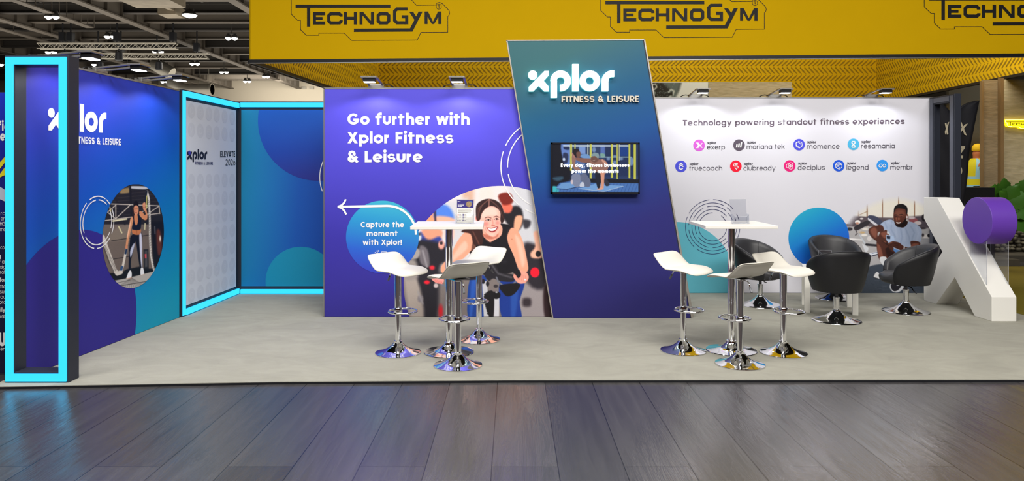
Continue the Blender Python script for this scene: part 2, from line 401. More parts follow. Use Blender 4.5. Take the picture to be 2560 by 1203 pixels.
def sheet(name, y0, y1, xl, xr, step, canvas, ox, oy, zs, wall, off, material, parent, gain=1.0):
    """a fine sheet of faces over pixel rows y0..y1 between the outlines xl(y), xr(y); inks come from the canvas"""
    rows = max(2, int((y1 - y0) / step)); wmax = max(xr(y0 + (y1 - y0) * i / rows) - xl(y0 + (y1 - y0) * i / rows) for i in range(rows + 1))
    cols = max(2, int(wmax / step)); px = []; py = []
    for i in range(rows + 1):
        y = y0 + (y1 - y0) * i / rows; a, b = xl(y), xr(y)
        px.append(np.linspace(a, b, cols + 1)); py.append(np.full(cols + 1, y))
    px = np.concatenate(px); py = np.concatenate(py)
    n = np.array(wall.n); p = np.array(wall.p) + n * off; o = np.array((0, 0, EYE))
    d = np.stack([(px - CX) / F, np.ones_like(px), -(py - CY) / F], 1)
    t = ((p - o) @ n) / (d @ n); vs = o + d * t[:, None]
    idx = np.arange((rows + 1) * (cols + 1)).reshape(rows + 1, cols + 1)
    fs = np.stack([idx[:-1, :-1], idx[1:, :-1], idx[1:, 1:], idx[:-1, 1:]], -1).reshape(-1, 4)
    me = bpy.data.meshes.new(name)
    me.vertices.add(len(vs)); me.vertices.foreach_set('co', vs.ravel().astype(np.float32))
    me.loops.add(fs.size); me.loops.foreach_set('vertex_index', fs.ravel().astype(np.int32))
    me.polygons.add(len(fs)); me.polygons.foreach_set('loop_start', np.arange(0, fs.size, 4, dtype=np.int32))
    me.update(calc_edges=True)
    c = canvas.sample((px - ox) * zs, (py - oy) * zs) / 255.0
    c = np.where(c <= .04045, c / 12.92, ((np.maximum(c, 0) + .055) / 1.055) ** 2.4) * gain
    at = me.color_attributes.new('ink', 'FLOAT_COLOR', 'POINT')
    at.data.foreach_set('color', np.concatenate([c, np.ones((len(c), 1))], 1).ravel().astype(np.float32))
    me.materials.append(material); me.validate()
    ob = bpy.data.objects.new(name, me); COL.objects.link(ob)
    if parent is not None: ob.parent = parent; ob.location = -Vector(parent.location)
    return ob
# ================================================================== materials used in several places
M_CHROME = mat('chrome', (.82, .82, .84, 1), .07, 1.0)
M_ALU = mat('aluminium', rgb(170, 168, 165), .38, .9)
M_SILVER = mat('silver_trim', rgb(185, 178, 170), .4, .6)
M_BLACK = mat('black_plastic', rgb(22, 23, 28), .45)
M_FRAME = mat('dark_grey_frame', rgb(38, 42, 54), .5, noise=.05)
M_WHITE = mat('white_board', rgb(236, 234, 230), .5)
M_LED = mat('cyan_light_strip', (.01, .04, .05, 1), .4, emit=(.022, .47, .90, 1), estr=1.7)
M_INK_WHITE = mat('white_ink', rgb(240, 239, 240), .5)
M_INK_NAVY = mat('navy_ink', rgb(40, 42, 100), .5)
M_INK_DARK = mat('dark_ink', rgb(30, 30, 42), .5)
M_CABLE = mat('black_cable', rgb(15, 15, 16), .5)
FLOOR_Z = -0.02

# ================================================================== hall: floor, carpet, ceiling, walls
def plank_material():
    m = mat('dark_plank_floor', rgb(60, 59, 60), .33); nt = m.node_tree; b = nt.nodes['Principled BSDF']; L = nt.links
    tc = nt.nodes['Texture Coordinate']
    mp = nt.nodes.new('ShaderNodeMapping'); mp.inputs['Rotation'].default_value = (0, 0, R(90)); mp.inputs['Location'].default_value = (.3, .11, 0)
    L.new(tc.outputs['Object'], mp.inputs['Vector'])
    br = nt.nodes.new('ShaderNodeTexBrick'); br.inputs['Scale'].default_value = 1.0; br.inputs['Brick Width'].default_value = 2.6
    br.inputs['Row Height'].default_value = .36; br.inputs['Mortar Size'].default_value = .0035; br.inputs['Mortar Smooth'].default_value = .3; br.offset = .37
    br.inputs['Color1'].default_value = rgb(76, 74, 74); br.inputs['Color2'].default_value = rgb(62, 60, 62); br.inputs['Mortar'].default_value = rgb(30, 29, 30)
    L.new(mp.outputs[0], br.inputs['Vector'])
    mp2 = nt.nodes.new('ShaderNodeMapping'); mp2.inputs['Scale'].default_value = (9, .7, 1); mp2.inputs['Rotation'].default_value = (0, 0, R(4)); L.new(tc.outputs['Object'], mp2.inputs['Vector'])
    n = nt.nodes.new('ShaderNodeTexNoise'); n.inputs['Scale'].default_value = 1.6; n.inputs['Detail'].default_value = 8; n.inputs['Roughness'].default_value = .62; n.inputs['Distortion'].default_value = .8
    L.new(mp2.outputs[0], n.inputs['Vector'])
    mr = nt.nodes.new('ShaderNodeMapRange'); mr.inputs[1].default_value = .3; mr.inputs[2].default_value = .7; mr.inputs[3].default_value = .82; mr.inputs[4].default_value = 1.18
    L.new(n.outputs['Fac'], mr.inputs[0])
    mx = nt.nodes.new('ShaderNodeMix'); mx.data_type = 'RGBA'; mx.blend_type = 'MULTIPLY'; mx.inputs[0].default_value = 1
    L.new(br.outputs['Color'], mx.inputs[6]); L.new(mr.outputs[0], mx.inputs[7]); L.new(mx.outputs[2], b.inputs['Base Color'])
    rr = nt.nodes.new('ShaderNodeMapRange'); rr.inputs[3].default_value = .15; rr.inputs[4].default_value = .27; L.new(n.outputs['Fac'], rr.inputs[0]); L.new(rr.outputs[0], b.inputs['Roughness'])
    b.inputs['IOR'].default_value = 1.75
    # wood-like ridges along the planks: contour lines of a stretched noise
    w = nt.nodes.new('ShaderNodeMath'); w.operation = 'MULTIPLY'; w.inputs[1].default_value = 9.0; L.new(n.outputs['Fac'], w.inputs[0])
    fr = nt.nodes.new('ShaderNodeMath'); fr.operation = 'PINGPONG'; fr.inputs[1].default_value = .5; L.new(w.outputs[0], fr.inputs[0])
    pw = nt.nodes.new('ShaderNodeMath'); pw.operation = 'POWER'; pw.inputs[1].default_value = .35; L.new(fr.outputs[0], pw.inputs[0])
    n3 = nt.nodes.new('ShaderNodeTexNoise'); n3.inputs['Scale'].default_value = 60; n3.inputs['Detail'].default_value = 3; L.new(tc.outputs['Object'], n3.inputs['Vector'])
    ad = nt.nodes.new('ShaderNodeMath'); ad.operation = 'MULTIPLY_ADD'; ad.inputs[1].default_value = .25; L.new(n3.outputs['Fac'], ad.inputs[0]); L.new(pw.outputs[0], ad.inputs[2])
    fa = nt.nodes.new('ShaderNodeMath'); fa.operation = 'MULTIPLY_ADD'; fa.inputs[1].default_value = -.8; L.new(br.outputs['Fac'], fa.inputs[0]); L.new(ad.outputs[0], fa.inputs[2])
    bp = nt.nodes.new('ShaderNodeBump'); bp.inputs['Strength'].default_value = .13; bp.inputs['Distance'].default_value = .005
    L.new(fa.outputs[0], bp.inputs['Height']); L.new(bp.outputs[0], b.inputs['Normal'])
    return m
b = MB(); b.box(-45, 30, -14, 62, FLOOR_Z - .2, FLOOR_Z)
tag(b.build('floor', plank_material()), kind='structure')
def carpet_material():
    m = mat('grey_carpet', rgb(160, 158, 147), .95, spec=.1); nt = m.node_tree; b = nt.nodes['Principled BSDF']; L = nt.links; tc = nt.nodes['Texture Coordinate']
    mp = nt.nodes.new('ShaderNodeMapping'); mp.inputs['Scale'].default_value = (1, 1.6, 1); L.new(tc.outputs['Object'], mp.inputs['Vector'])
    n = nt.nodes.new('ShaderNodeTexNoise'); n.inputs['Scale'].default_value = 2.2; n.inputs['Detail'].default_value = 7; n.inputs['Roughness'].default_value = .62; n.inputs['Distortion'].default_value = 1.2; L.new(mp.outputs[0], n.inputs['Vector'])
    mr = nt.nodes.new('ShaderNodeMapRange'); mr.inputs[1].default_value = .3; mr.inputs[2].default_value = .7; mr.inputs[3].default_value = .90; mr.inputs[4].default_value = 1.10; L.new(n.outputs['Fac'], mr.inputs[0])
    mx = nt.nodes.new('ShaderNodeMix'); mx.data_type = 'RGBA'; mx.blend_type = 'MULTIPLY'; mx.inputs[0].default_value = 1; mx.inputs[6].default_value = rgb(160, 158, 147)
    L.new(mr.outputs[0], mx.inputs[7]); L.new(mx.outputs[2], b.inputs['Base Color'])
    n2 = nt.nodes.new('ShaderNodeTexNoise'); n2.inputs['Scale'].default_value = 160; L.new(tc.outputs['Object'], n2.inputs['Vector'])
    bp = nt.nodes.new('ShaderNodeBump'); bp.inputs['Strength'].default_value = .35; bp.inputs['Distance'].default_value = .004; L.new(n2.outputs['Fac'], bp.inputs['Height']); L.new(bp.outputs[0], b.inputs['Normal'])
    return m
root = thing('carpet', 'grey carpet covering the whole stand floor up to a dark front edge', 'carpet', (0, 5.42, FLOOR_Z))
cp = [(-3.86, 5.235), (-3.3, 5.27), (-1.8, 5.36), (0, 5.405), (2, 5.412), (5.66, 5.42), (5.66, 9.45), (-3.86, 9.45)]
b = MB(); b.prism([(x, y, -.001 * 0) for x, y in cp], (0, 0, FLOOR_Z)); b.build('pile_surface', carpet_material(), root)
b = MB()
for i in range(5): b.bar((cp[i][0], cp[i][1] - .004, FLOOR_Z / 2 - .002), (cp[i + 1][0], cp[i + 1][1] - .004, FLOOR_Z / 2 - .002), .006, .016)
b.build('edge_strip', M_BLACK, root)

M_CEIL = mat('ceiling_deck', rgb(42, 40, 37), .9, noise=.3, nscale=.3)
M_STEEL = mat('ceiling_steel', rgb(104, 96, 86), .7, noise=.12, nscale=.6)
M_STEELD = mat('ceiling_steel_dark', rgb(68, 64, 60), .75)
b = MB(); b.box(-45, 30, -14, 62, 10.6, 10.8); tag(b.build('ceiling', M_CEIL), kind='structure')
M_HALLW = mat('hall_wall', rgb(172, 162, 145), .9, noise=.06, nscale=.2)
b = MB(); b.box(-45, 30, 61, 61.3, FLOOR_Z, 10.6); tag(b.build('wall_back', M_HALLW), kind='structure')
b = MB(); b.box(-45.3, -45, -14, 61, FLOOR_Z, 10.6); tag(b.build('wall_left', M_HALLW), kind='structure')
b = MB(); b.box(30, 30.3, -14, 61, FLOOR_Z, 10.6); tag(b.build('wall_right', M_HALLW), kind='structure')
b = MB(); b.box(-45, 30, -14.3, -14, FLOOR_Z, 10.6); tag(b.build('wall_front', mat('hall_front_wall', rgb(158, 88, 50), .8)), kind='structure')
def ibeam(b, a, c, w, h, t=.03):
    a = Vector(a); c = Vector(c)
    b.bar(a + Vector((0, 0, h / 2)), c + Vector((0, 0, h / 2)), t, h); b.bar(a, c, w, t * 1.6); b.bar(a + Vector((0, 0, h)), c + Vector((0, 0, h)), w, t * 1.6)
# cross beams (along x)
for i, y in enumerate([28.2, 30.8, 33.3, 35.4, 37.4, 39.8, 42.4, 44.9, 47.8, 50.8, 54.0, 57.5]):
    b = MB(); ibeam(b, (-45, y, 9.03), (2, y, 9.03), .34, .42)
    tag(b.build('ceiling_cross_beam', M_STEEL if i % 2 else M_STEELD), kind='structure')
# main girders (along y) with web stiffeners
for x in (-30.4, -24.1, -18.3, -11.7, -5.5):
    b = MB(); ibeam(b, (x, 20, 8.76), (x, 61, 8.76), .42, .75, .04)
    for k in range(32): b.box(x - .16, x + .16, 20.5 + k * 1.26, 20.54 + k * 1.26, 8.8, 9.48)
    tag(b.build('ceiling_girder', M_STEEL), kind='structure')
# thin purlins, rods and cable trays
b = MB()
for x in (-33, -27.5, -26.2, -22.6, -21.1, -16.4, -14.9, -13.4, -9.6, -7.4):
    b.bar((x, 24, 9.75), (x + .5, 61, 9.75), .10, .16)
tag(b.build('ceiling_purlins', M_STEELD), kind='structure')
b = MB()
for (x, y0, y1, z) in ((-20.6, 28, 35, 8.7), (-9.9, 30, 60, 8.6), (-25.6, 30, 58, 8.75)):
    b.bar((x, y0, z), (x - .2, y1, z), .38, .05)
    for k in range(14): yy = y0 + (y1 - y0) * k / 13; b.bar((x, yy, z), (x, yy, z + 1.6), .03, .03)
tag(b.build('ceiling_cable_tray', M_STEEL), kind='structure')

b = MB(); b.box(5.72, 12.0, 7.9, 12.0, FLOOR_Z, FLOOR_Z + .006); tag(b.build('stand_floor', mat('olive_vinyl', rgb(112, 98, 30), .3, noise=.15, nscale=1.2)), 'olive yellow glossy floor of the next stand, beyond the carpet end', 'floor covering')
# ------------------------------------------------------------------ ceiling lamps, each a twin luminaire
M_LAMP = mat('lamp_glow', (1, 1, 1, 1), .4, emit=(1, .96, .85, 1), estr=9)
M_LAMPBODY = mat('lamp_body', rgb(62, 60, 56), .5)
def ceiling_lamp(px, py, gap, label, z=8.55, single=False):
    y = (z - EYE) * F / (CY - py); x = (px - CX) * y / F; g = gap * y / F
    t = thing('ceiling_light', label, 'ceiling light', (x, y, z), group='lamps under the hall ceiling')
    for s in ((0,) if single else (-.5, .5)):
        w = .34 if single else .165
        b = MB(); b.lathe([(w * .4, .22), (w * .6, .18), (w, .05), (w, .02)], 16, (s * g, 0, 0)); b.build('reflector', M_LAMPBODY, t, world=False, smooth=40)
        b = MB(); b.lathe([(w * .96, .03), (w * .8, -.03), (w * .4, -.08), (.03, -.11)], 16, (s * g, 0, 0)); b.build('lens', M_LAMP, t, world=False, smooth=True)
    b = MB(); b.bar((-g * .75, 0, .26), (g * .75, 0, .26), .08, .06); b.bar((0, 0, .26), (0, 0, 1.6), .03, .03); b.build('mounting_bar', M_LAMPBODY, t, world=False)
    return t
for px, py, g, lb in ((130, 43, 18, 'twin ceiling lamp above the cyan-lit portal, highest in the ceiling'), (276, 92, 15, 'twin ceiling lamp just above the upper lattice truss'),
                      (127.5, 131, 15, 'twin ceiling lamp between the two trusses, over the lit portal'), (395, 130, 15, 'twin ceiling lamp under the far end of the upper truss'),
                      (487, 160, 13, 'twin ceiling lamp just past the end of the lower truss'), (560, 181, 12, 'twin ceiling lamp above the alcove, below the long girder'),
                      (618, 204, 10, 'farthest small twin ceiling lamp above the hall end wall'), (579, 96, 16, 'twin ceiling lamp nearest the yellow fascia corner'),
                      (243, 162, 16, 'twin ceiling lamp low behind the first arm spotlight of the blue wall'), (-6, 162, 18, 'twin ceiling lamp cut by the edge beside the lit portal'),
                      (412, 205, 11, 'faraway twin ceiling lamp behind the third arm spotlight'), (665, 192, 9, 'small twin ceiling lamp below the slanted fascia edge')):
    ceiling_lamp(px, py, g, lb)
ceiling_lamp(474, 39, 14, 'single bright oblong ceiling lamp beside the insulated duct', single=True)
# ------------------------------------------------------------------ lattice trusses with hoists
M_TRUSS = mat('truss_aluminium', rgb(190, 184, 170), .45, .3)
def truss(x0, x1, y, z, label, hx):
    t = thing('lattice_truss', label, 'truss', (x0, y, z))
    w = .26; b = MB()
    for dy in (-w / 2, w / 2):
        for dz in (0, w): b = MB(); b.tube([(x0, y + dy, z + dz), (x1, y + dy, z + dz)], .025, 6); b.build('chord', M_TRUSS, t)
    lat = (MB(), MB()); n = int((x1 - x0) / .26)
    for i in range(n):
        xa = x0 + (x1 - x0) * i / n; xb = x0 + (x1 - x0) * (i + 1) / n
        lat[0].tube([(xa, y - w / 2, z if i % 2 else z + w), (xb, y - w / 2, z + w if i % 2 else z)], .015, 5)
        lat[1].tube([(xa, y + w / 2, z if i % 2 else z + w), (xb, y + w / 2, z + w if i % 2 else z)], .015, 5)
    for l_ in lat: l_.build('lattice', M_TRUSS, t)
    for x in hx:
        b = MB(); b.tube([(x, y, z + w), (x, y, 9.0)], .035, 6); b.box(x - .13, x + .13, y - .13, y + .13, z + w + .1, z + w + .55); b.build('chain_hoist', M_BLACK, t)
    for x in hx[::2]:
        b = MB(); b.lathe([(.05, 0), (.16, -.1), (.18, -.45), (.14, -.5)], 12, (x + .1, y, z - .1)); b.bar((x + .1, y, z - .12), (x + .1, y, z + .02), .05, .05); b.build('stage_lamp', M_BLACK, t)
truss(-23.6, -16.7, 35.4, 7.73, 'upper lattice truss hung level below the dark ceiling beams', (-22.4, -22.0, -19.7, -16.9))
truss(-22.7, -16.0, 37.4, 7.55, 'lower lattice truss carrying dark stage lamps, just above the blue wall', (-21.8, -20.6, -18.7, -16.6))
# ------------------------------------------------------------------ ducts
M_FOIL = mat('foil_duct', rgb(165, 160, 148), .35, .7, bump=.5, bscale=12)
M_LAG = mat('duct_lagging', rgb(150, 138, 118), .55, .1, noise=.4, nscale=2.5, bump=.6, bscale=6)
b = MB(); b.box(-15.65, -13.6, 27.0, 29.6, 8.42, 9.0); b.box(-15.75, -14.95, 31.55, 32.45, 8.6, 9.0); b.box(-15.2, -15.0, 29.6, 31.55, 8.75, 8.95)
tag(b.build('insulated_duct', M_LAG), 'pale lagged box duct tucked up between the ceiling beams', 'duct')
b = MB(); ya = 51.0
def cpt(px, py, y): return ((px - CX) * y / F, y, EYE + (CY - py) * y / F)
b.tube([cpt(425, 203, 51), cpt(440, 211, 51), cpt(455, 221, 51), cpt(475, 224, 51), cpt(531, 224, 51)], [.42, .42, .40, .38, .38], 16)
b.tube([cpt(527, 224, 51), cpt(531, 224, 51)], .46, 16)
for px in (462, 500, 522): p_ = cpt(px, 224, 51); b.bar((p_[0], 51, p_[2] + .3), (p_[0], 51, 9.02), .03, .03)
tag(b.build('flexible_duct', M_FOIL, smooth=50), 'crinkled silver round duct ending above the alcove', 'duct')
b = MB(); b.tube([cpt(380, 160, 46), cpt(404, 170, 46), cpt(430, 184, 46)], [.35, .45, .4], 12)
for px, py in ((390, 164), (407, 172)): p_ = cpt(px, py, 46); b.bar((p_[0], 46, p_[2] + .3), (p_[0], 46, 10.59), .03, .03)
tag(b.build('foil_duct', M_FOIL, smooth=50), 'foil wrapped duct slanting behind the lower truss', 'duct')
for k, (px, lb) in enumerate(((760, 'outer grey notice high on the hall end wall'), (779, 'grey notice on the hall end wall next to the purple wall'))):
    b = MB(); p0 = cpt(px - 5, 216, 60.9); p1 = cpt(px + 5, 223, 60.9); b.box(p0[0], p1[0], 60.86, 60.99, p1[2], p0[2])
    tag(b.build('wall_notice', mat('notice_grey', rgb(140, 134, 122), .7)), lb, 'notice')
# ================================================================== display walls of the stand
def put(polys, hloc, wall, pl, pr, ph, W, off):
    """drawing (0..W wide, hloc high, y up) onto a wall: baseline from pixel pl to pr, top of height hloc at pixel ph (above pr)"""
    A = Vector(wall.at(pl[0], pl[1], off)); B = Vector(wall.at(pr[0], pr[1], off)); T = Vector(wall.at(ph[0], ph[1], off))
    up = Vector((0, 0, (T.z - B.z) / hloc)); ux = (B - A) / W
    return [[tuple(A + ux * p[0] + up * p[1]) for p in q] for q in polys]
def text_on(wall, s, w, pl, pr, ph, off=.002, hloc=1.32, gap=.15):
    ps, W = text_polys(s, w, gap); return put(ps, hloc, wall, pl, pr, ph, W, off)
def mark_on(wall, pl, pr, ph, off=.002):
    return put([[(x - 243, 912 - y) for x, y in q] for q in wordmark_px()], 210, wall, pl, pr, ph, 860, off)
def faces(name, polys, m, parent, thick=None):
    b = MB()
    for i, q in enumerate(polys):
        c = Vector((0, 0, 0))
        for p in q: c += Vector(p)
        c = (Vector((0, 0, EYE)) - c / len(q)).normalized() * ((i * 5 % 7) * .00012)     # overlapping strokes lie a hair apart
        q = [tuple(Vector(p) + c) for p in q]
        if thick: b.prism(q, thick)
        else: b.poly(q)
    return b.build(name, m, parent)
def arcs_px(cx, cy, r, spans, w): return [q for a0, a1 in spans for q in stroke([(cx + r * math.cos(R(a)), cy - r * math.sin(R(a))) for a in np.linspace(a0, a1, max(3, int(abs(a1 - a0) / 4)))], w)]

# ------------------------------------------------------------------ blue side wall
LW = Wall((-3.74, 5.70, 0), (2.0, -.12, 0))
def lw(y, z, off=0.0): return (-3.74 + (y - 5.70) * .06 + off, y, z)
root = thing('display_wall', 'long blue and cyan printed side wall with a rope training photo', 'display wall', (-3.74, 6.6, 0))
b = MB(); ya, yb, zt = 5.47, 7.735, 2.475
b.prism([lw(ya, .002), lw(yb, .002), lw(yb, zt), lw(ya, zt)], (-.08, 0, 0)); b.build('wall_body', M_FRAME, root)
b = MB(); b.poly([lw(ya, .004, .003), lw(yb, .004, .003), lw(yb, zt - .006, .003), lw(ya, zt - .006, .003)])
b.build('printed_panel', gradient('blue_wall_print', [(0, rgb(50, 42, 156)), (.22, rgb(30, 56, 186)), (.45, rgb(0, 84, 196)), (.72, rgb(0, 128, 198)), (1, rgb(0, 162, 198))], (0, .30, -.78), .78, .6), root)
b = MB(); b.prism([lw(ya, zt - .012, .006), lw(yb, zt - .012, .006), lw(yb, zt + .004, .006), lw(ya, zt + .004, .006)], (-.09, 0, 0)); b.build('top_trim', M_ALU, root)
b = MB(); b.prism([lw(yb - .02, .003, .006), lw(yb + .004, .003, .006), lw(yb + .004, zt, .006), lw(yb - .02, zt, .006)], (-.03, 0, 0)); b.build('end_trim', M_FRAME, root)
def circ3(p, q, r):
    ax, ay, bx, by, cx, cy = *p, *q, *r; d = 2 * (ax * (by - cy) + bx * (cy - ay) + cx * (ay - by))
    ux = ((ax * ax + ay * ay) * (by - cy) + (bx * bx + by * by) * (cy - ay) + (cx * cx + cy * cy) * (ay - by)) / d
    uy = ((ax * ax + ay * ay) * (cx - bx) + (bx * bx + by * by) * (ax - cx) + (cx * cx + cy * cy) * (bx - ax)) / d
    return ux, uy, math.hypot(ax - ux, ay - uy)
def lwyz(px, py): q = LW.at(px, py); return (q[1], q[2])
cy_, cz_, cr_ = circ3(lwyz(70, 655), lwyz(190, 575.5), lwyz(338, 740))
pl = clip([(cy_ + cr_ * math.cos(R(a)), cz_ + cr_ * math.sin(R(a))) for a in range(0, 360, 3)], ya, yb, .004, zt)
b = MB(); b.poly([lw(y, z, .005) for y, z in pl]); b.build('printed_disc', mat('indigo_print', rgb(46, 36, 142), .6), root)
faces('printed_wordmark', mark_on(LW, (120, 326), (266, 332.5), (266, 281.5), .006), M_INK_WHITE, root)
faces('printed_lettering', text_on(LW, 'FITNESS & LEISURE', .27, (183, 358.6), (302.5, 363.5), (302.5, 347.5), .006, gap=.17), M_INK_WHITE, root)
# broken white rings
rc = lwyz(242, 556)
def ring_lw(r, spans, w=.010):
    out = []
    for a0, a1 in spans:
        for q in stroke([(rc[0] + r * math.cos(R(a)), rc[1] + r * math.sin(R(a))) for a in np.linspace(a0, a1, 18)], w): out.append([lw(y, z, .0078) for y, z in q])
    return out
R_O = abs(lwyz(242, 491)[1] - rc[1])
faces('printed_rings', ring_lw(R_O, [(62, 118), (130, 258), (268, 318), (-30, 28)]) + ring_lw(R_O * .86, [(50, 86), (97, 204), (215, 330), (-20, 30)]), M_INK_WHITE, root)
BLUEWALL = root
# ------------------------------------------------------------------ cyan-lit portal frames
root = thing('light_portal', 'slim free-standing portal frame edged with a cyan light strip at the carpet corner', 'light frame', (-3.57, 5.39, 0))
X0, X1, Z0, Z1, YF, DP = -3.812, -3.332, 0.0, 2.462, 5.335, .13
w = .075; b = MB()
b.box(X0, X0 + w, YF, YF + DP, Z0, Z1); b.box(X1 - w, X1, YF, YF + DP, Z0, Z1); b.box(X0 + w, X1 - w, YF, YF + DP, Z1 - w, Z1); b.box(X0 + w, X1 - w, YF, YF + DP, Z0, Z0 + .08)
b.build('frame_body', M_FRAME, root, bevel=.003)
b = MB(); x0, x1, z0, z1, s = X0 + .012, X1 - .012, .012, Z1 - .014, .056
for q in (rect(x0, x0 + s, z0, z1), rect(x1 - s, x1, z0, z1), rect(x0 + s, x1 - s, z1 - s, z1), rect(x0 + s, x1 - s, z0, z0 + s)):
    b.prism([(x, YF - .012, z) for x, z in q], (0, .0125, 0))
b.build('light_strip', M_LED, root)
# alcove: side panel and back panel
AW = Wall((-3.60, 7.745, 0), (1.45, -.05, 0))
def aw(y, z, off=0.0): return (-3.60 + (y - 7.745) * .0345 + off, y, z)
root = thing('photo_wall', 'pale grey printed photo wall framed by a cyan light strip, beside the blue wall', 'display wall', (-3.58, 8.4, 0))
ya, yb, zt = 7.745, 9.19, 2.49
b = MB(); b.prism([aw(ya, 0), aw(yb, 0), aw(yb, zt), aw(ya, zt)], (-.09, 0, 0)); b.build('frame_body', M_FRAME, root)
def strip_aw(y0, y1, z0, z1): return [aw(y0, z0, .001), aw(y1, z0, .001), aw(y1, z1, .001), aw(y0, z1, .001)]
b = MB()
for q in ((ya + .008, ya + .066, .012, 2.474), (ya + .066, yb - .005, .012, .075), (ya + .066, yb - .005, 2.412, 2.474)): b.prism(strip_aw(*q), (.010 if q[1] < ya + .1 else .024, 0, 0))
b.build('light_strip', M_LED, root)
b = MB(); b.poly([aw(ya + .085, .11, .003), aw(yb - .06, .11, .003), aw(yb - .06, 2.375, .003), aw(ya + .085, 2.375, .003)])
b.build('printed_panel', mat('pale_cloth_print', rgb(222, 226, 238), .75), root)
b = MB(); mk = MB()
for ci, px in enumerate((477.7, 499.9, 521.5, 541, 560.7, 579.8)):
    yc = AW.at(px, 430)[1]
    for ri, z in enumerate((2.27, 2.055, 1.48, 1.265, 1.05, .84, .625, .41, .20)):
        b.poly([aw(yc + .083 * math.cos(R(a)), z + .083 * math.sin(R(a)), .0045) for a in range(0, 360, 10)])
        k = (ci * 3 + ri) % 4
        g = [stroke(arc(0, 0, .035, .035, 40, 330, 10), .012), stroke([(-.03, .03), (0, -.03), (.03, .03)], .012), stroke([(-.035, -.03), (-.012, .03), (.012, -.03), (.035, .03)], .011), stroke(arc(0, 0, .035, .035, 0, 340, 12), .011, True) + stroke([(-.03, 0), (.03, 0)], .01)][k]
        for q in g: mk.poly([aw(yc + p[0], z + p[1], .0055) for p in q])
b.build('printed_circles', mat('pale_circle_print', rgb(212, 216, 229), .75), root)
mk.build('printed_symbols', mat('pale_symbol_print', rgb(218, 222, 234), .75), root)
faces('printed_wordmark', mark_on(AW, (467.5, 399.2), (518, 398.6), (518, 379.0), .006), M_INK_DARK, root)
faces('wordmark_dot', [[aw(AW.at(472.2, 383)[1] + .028 * math.cos(R(a)), AW.at(472.2, 382.4)[2] + .026 * math.sin(R(a)), .0072) for a in range(0, 360, 12)]], mat('blue_dot_ink', rgb(66, 62, 190), .5), root)
faces('printed_lettering', text_on(AW, 'FITNESS & LEISURE', .26, (487.7, 411.9), (532.2, 412.2), (532.2, 405.0), .006), M_INK_NAVY, root)
faces('printed_event_name', text_on(AW, 'ELEVATE', .27, (550.7, 393.2), (588, 392.6), (588, 377.6), .006) + text_on(AW, '2026', .14, (564, 413.7), (588.5, 413.3), (588.5, 398.3), .006), M_INK_DARK, root)
BW = frontal(9.22)
root = thing('alcove_wall', 'teal to blue printed back wall of the alcove with overlapping discs and cyan light strips', 'display wall', (-2.8, 9.26, 0))
xa, xb = -3.545, -2.06
b = MB(); b.box(xa - .09, xb, 9.22, 9.31, 0, 2.50); b.build('frame_body', M_FRAME, root)
b = MB(); b.box(xa + .03, xb - .004, 9.186, 9.2195, .008, .062); b.box(xa + .03, xb - .004, 9.186, 9.2195, 2.424, 2.482); b.build('light_strip', M_LED, root)
gx0, gx1, gz0, gz1 = xa + .03, xb, .10, 2.39
b = MB(); b.poly([(gx0, 9.217, gz0), (gx1, 9.217, gz0), (gx1, 9.217, gz1), (gx0, 9.217, gz1)])
b.build('printed_panel', gradient('alcove_print', [(0, rgb(0, 128, 172)), (.5, rgb(0, 84, 178)), (1, rgb(0, 60, 172))], (.9, 0, -.12), .1, .6), root)
k = 9.217 / F
def bw(px, py, off): return ((px - CX) * k, 9.217 - off, EYE - (py - CY) * k)
def disc_bw(cx, cy, r): 
    p = [bw(cx + r * math.cos(R(a)), cy + r * math.sin(R(a)), 0) for a in range(0, 360, 3)]
    return clip([(q[0], q[2]) for q in p], gx0, gx1 - .002, gz0, gz1)
b = MB(); b.poly([(x, 9.2155, z) for x, z in disc_bw(795, 302, 150)]); b.build('printed_disc', gradient('alcove_disc_print', [(0, rgb(32, 38, 136)), (.45, rgb(8, 62, 166)), (1, rgb(0, 84, 186))], (-.1, 0, 1), .08, .6), root)
b = MB(); b.poly([(x, 9.2155, z) for x, z in disc_bw(752, 705, 88)]); b.build('printed_disc', mat('teal_disc_print', rgb(0, 140, 178), .6), root)
faces('printed_ring', [[bw(p[0], p[1], .003) for p in q] for q in arcs_px(898.5, 443, 99, [(157, 201)], 2.2)], M_INK_WHITE, root)

# ------------------------------------------------------------------ purple wall with the cycling photo
PW = frontal(7.76)
root = thing('display_wall', 'violet printed wall with large white headline and a cycling photo', 'display wall', (-.6, 7.8, 0))
xa, xb, zt = -2.056, .98, 2.50
b = MB(); b.box(xa, xb, 7.76, 7.84, .002, zt); b.box(xa, xa + .06, 7.84, 9.20, .002, zt); b.box(xb - .06, xb, 7.84, 9.26, .002, zt); b.build('wall_body', M_FRAME, root)
b = MB(); b.poly([(xa + .008, 7.758, .004), (xb, 7.758, .004), (xb, 7.758, zt - .008), (xa + .008, 7.758, zt - .008)])
b.build('printed_panel', gradient('violet_print', [(0, rgb(46, 38, 136)), (.35, rgb(54, 45, 162)), (.8, rgb(78, 70, 206)), (1, rgb(84, 77, 212))], (.05, 0, 1), 0, .55), root)
b = MB(); b.box(xa - .003, xa + .008, 7.752, 7.80, .003, zt); b.box(xa - .003, xb, 7.752, 7.845, zt - .008, zt + .006); b.build('edge_trim', M_ALU, root)
def T(s, w, x0, x1, base, cap, tilt=0.0, gap=.16): return (s, w, (x0, base), (x1, base - tilt), (x1, base - tilt - cap))
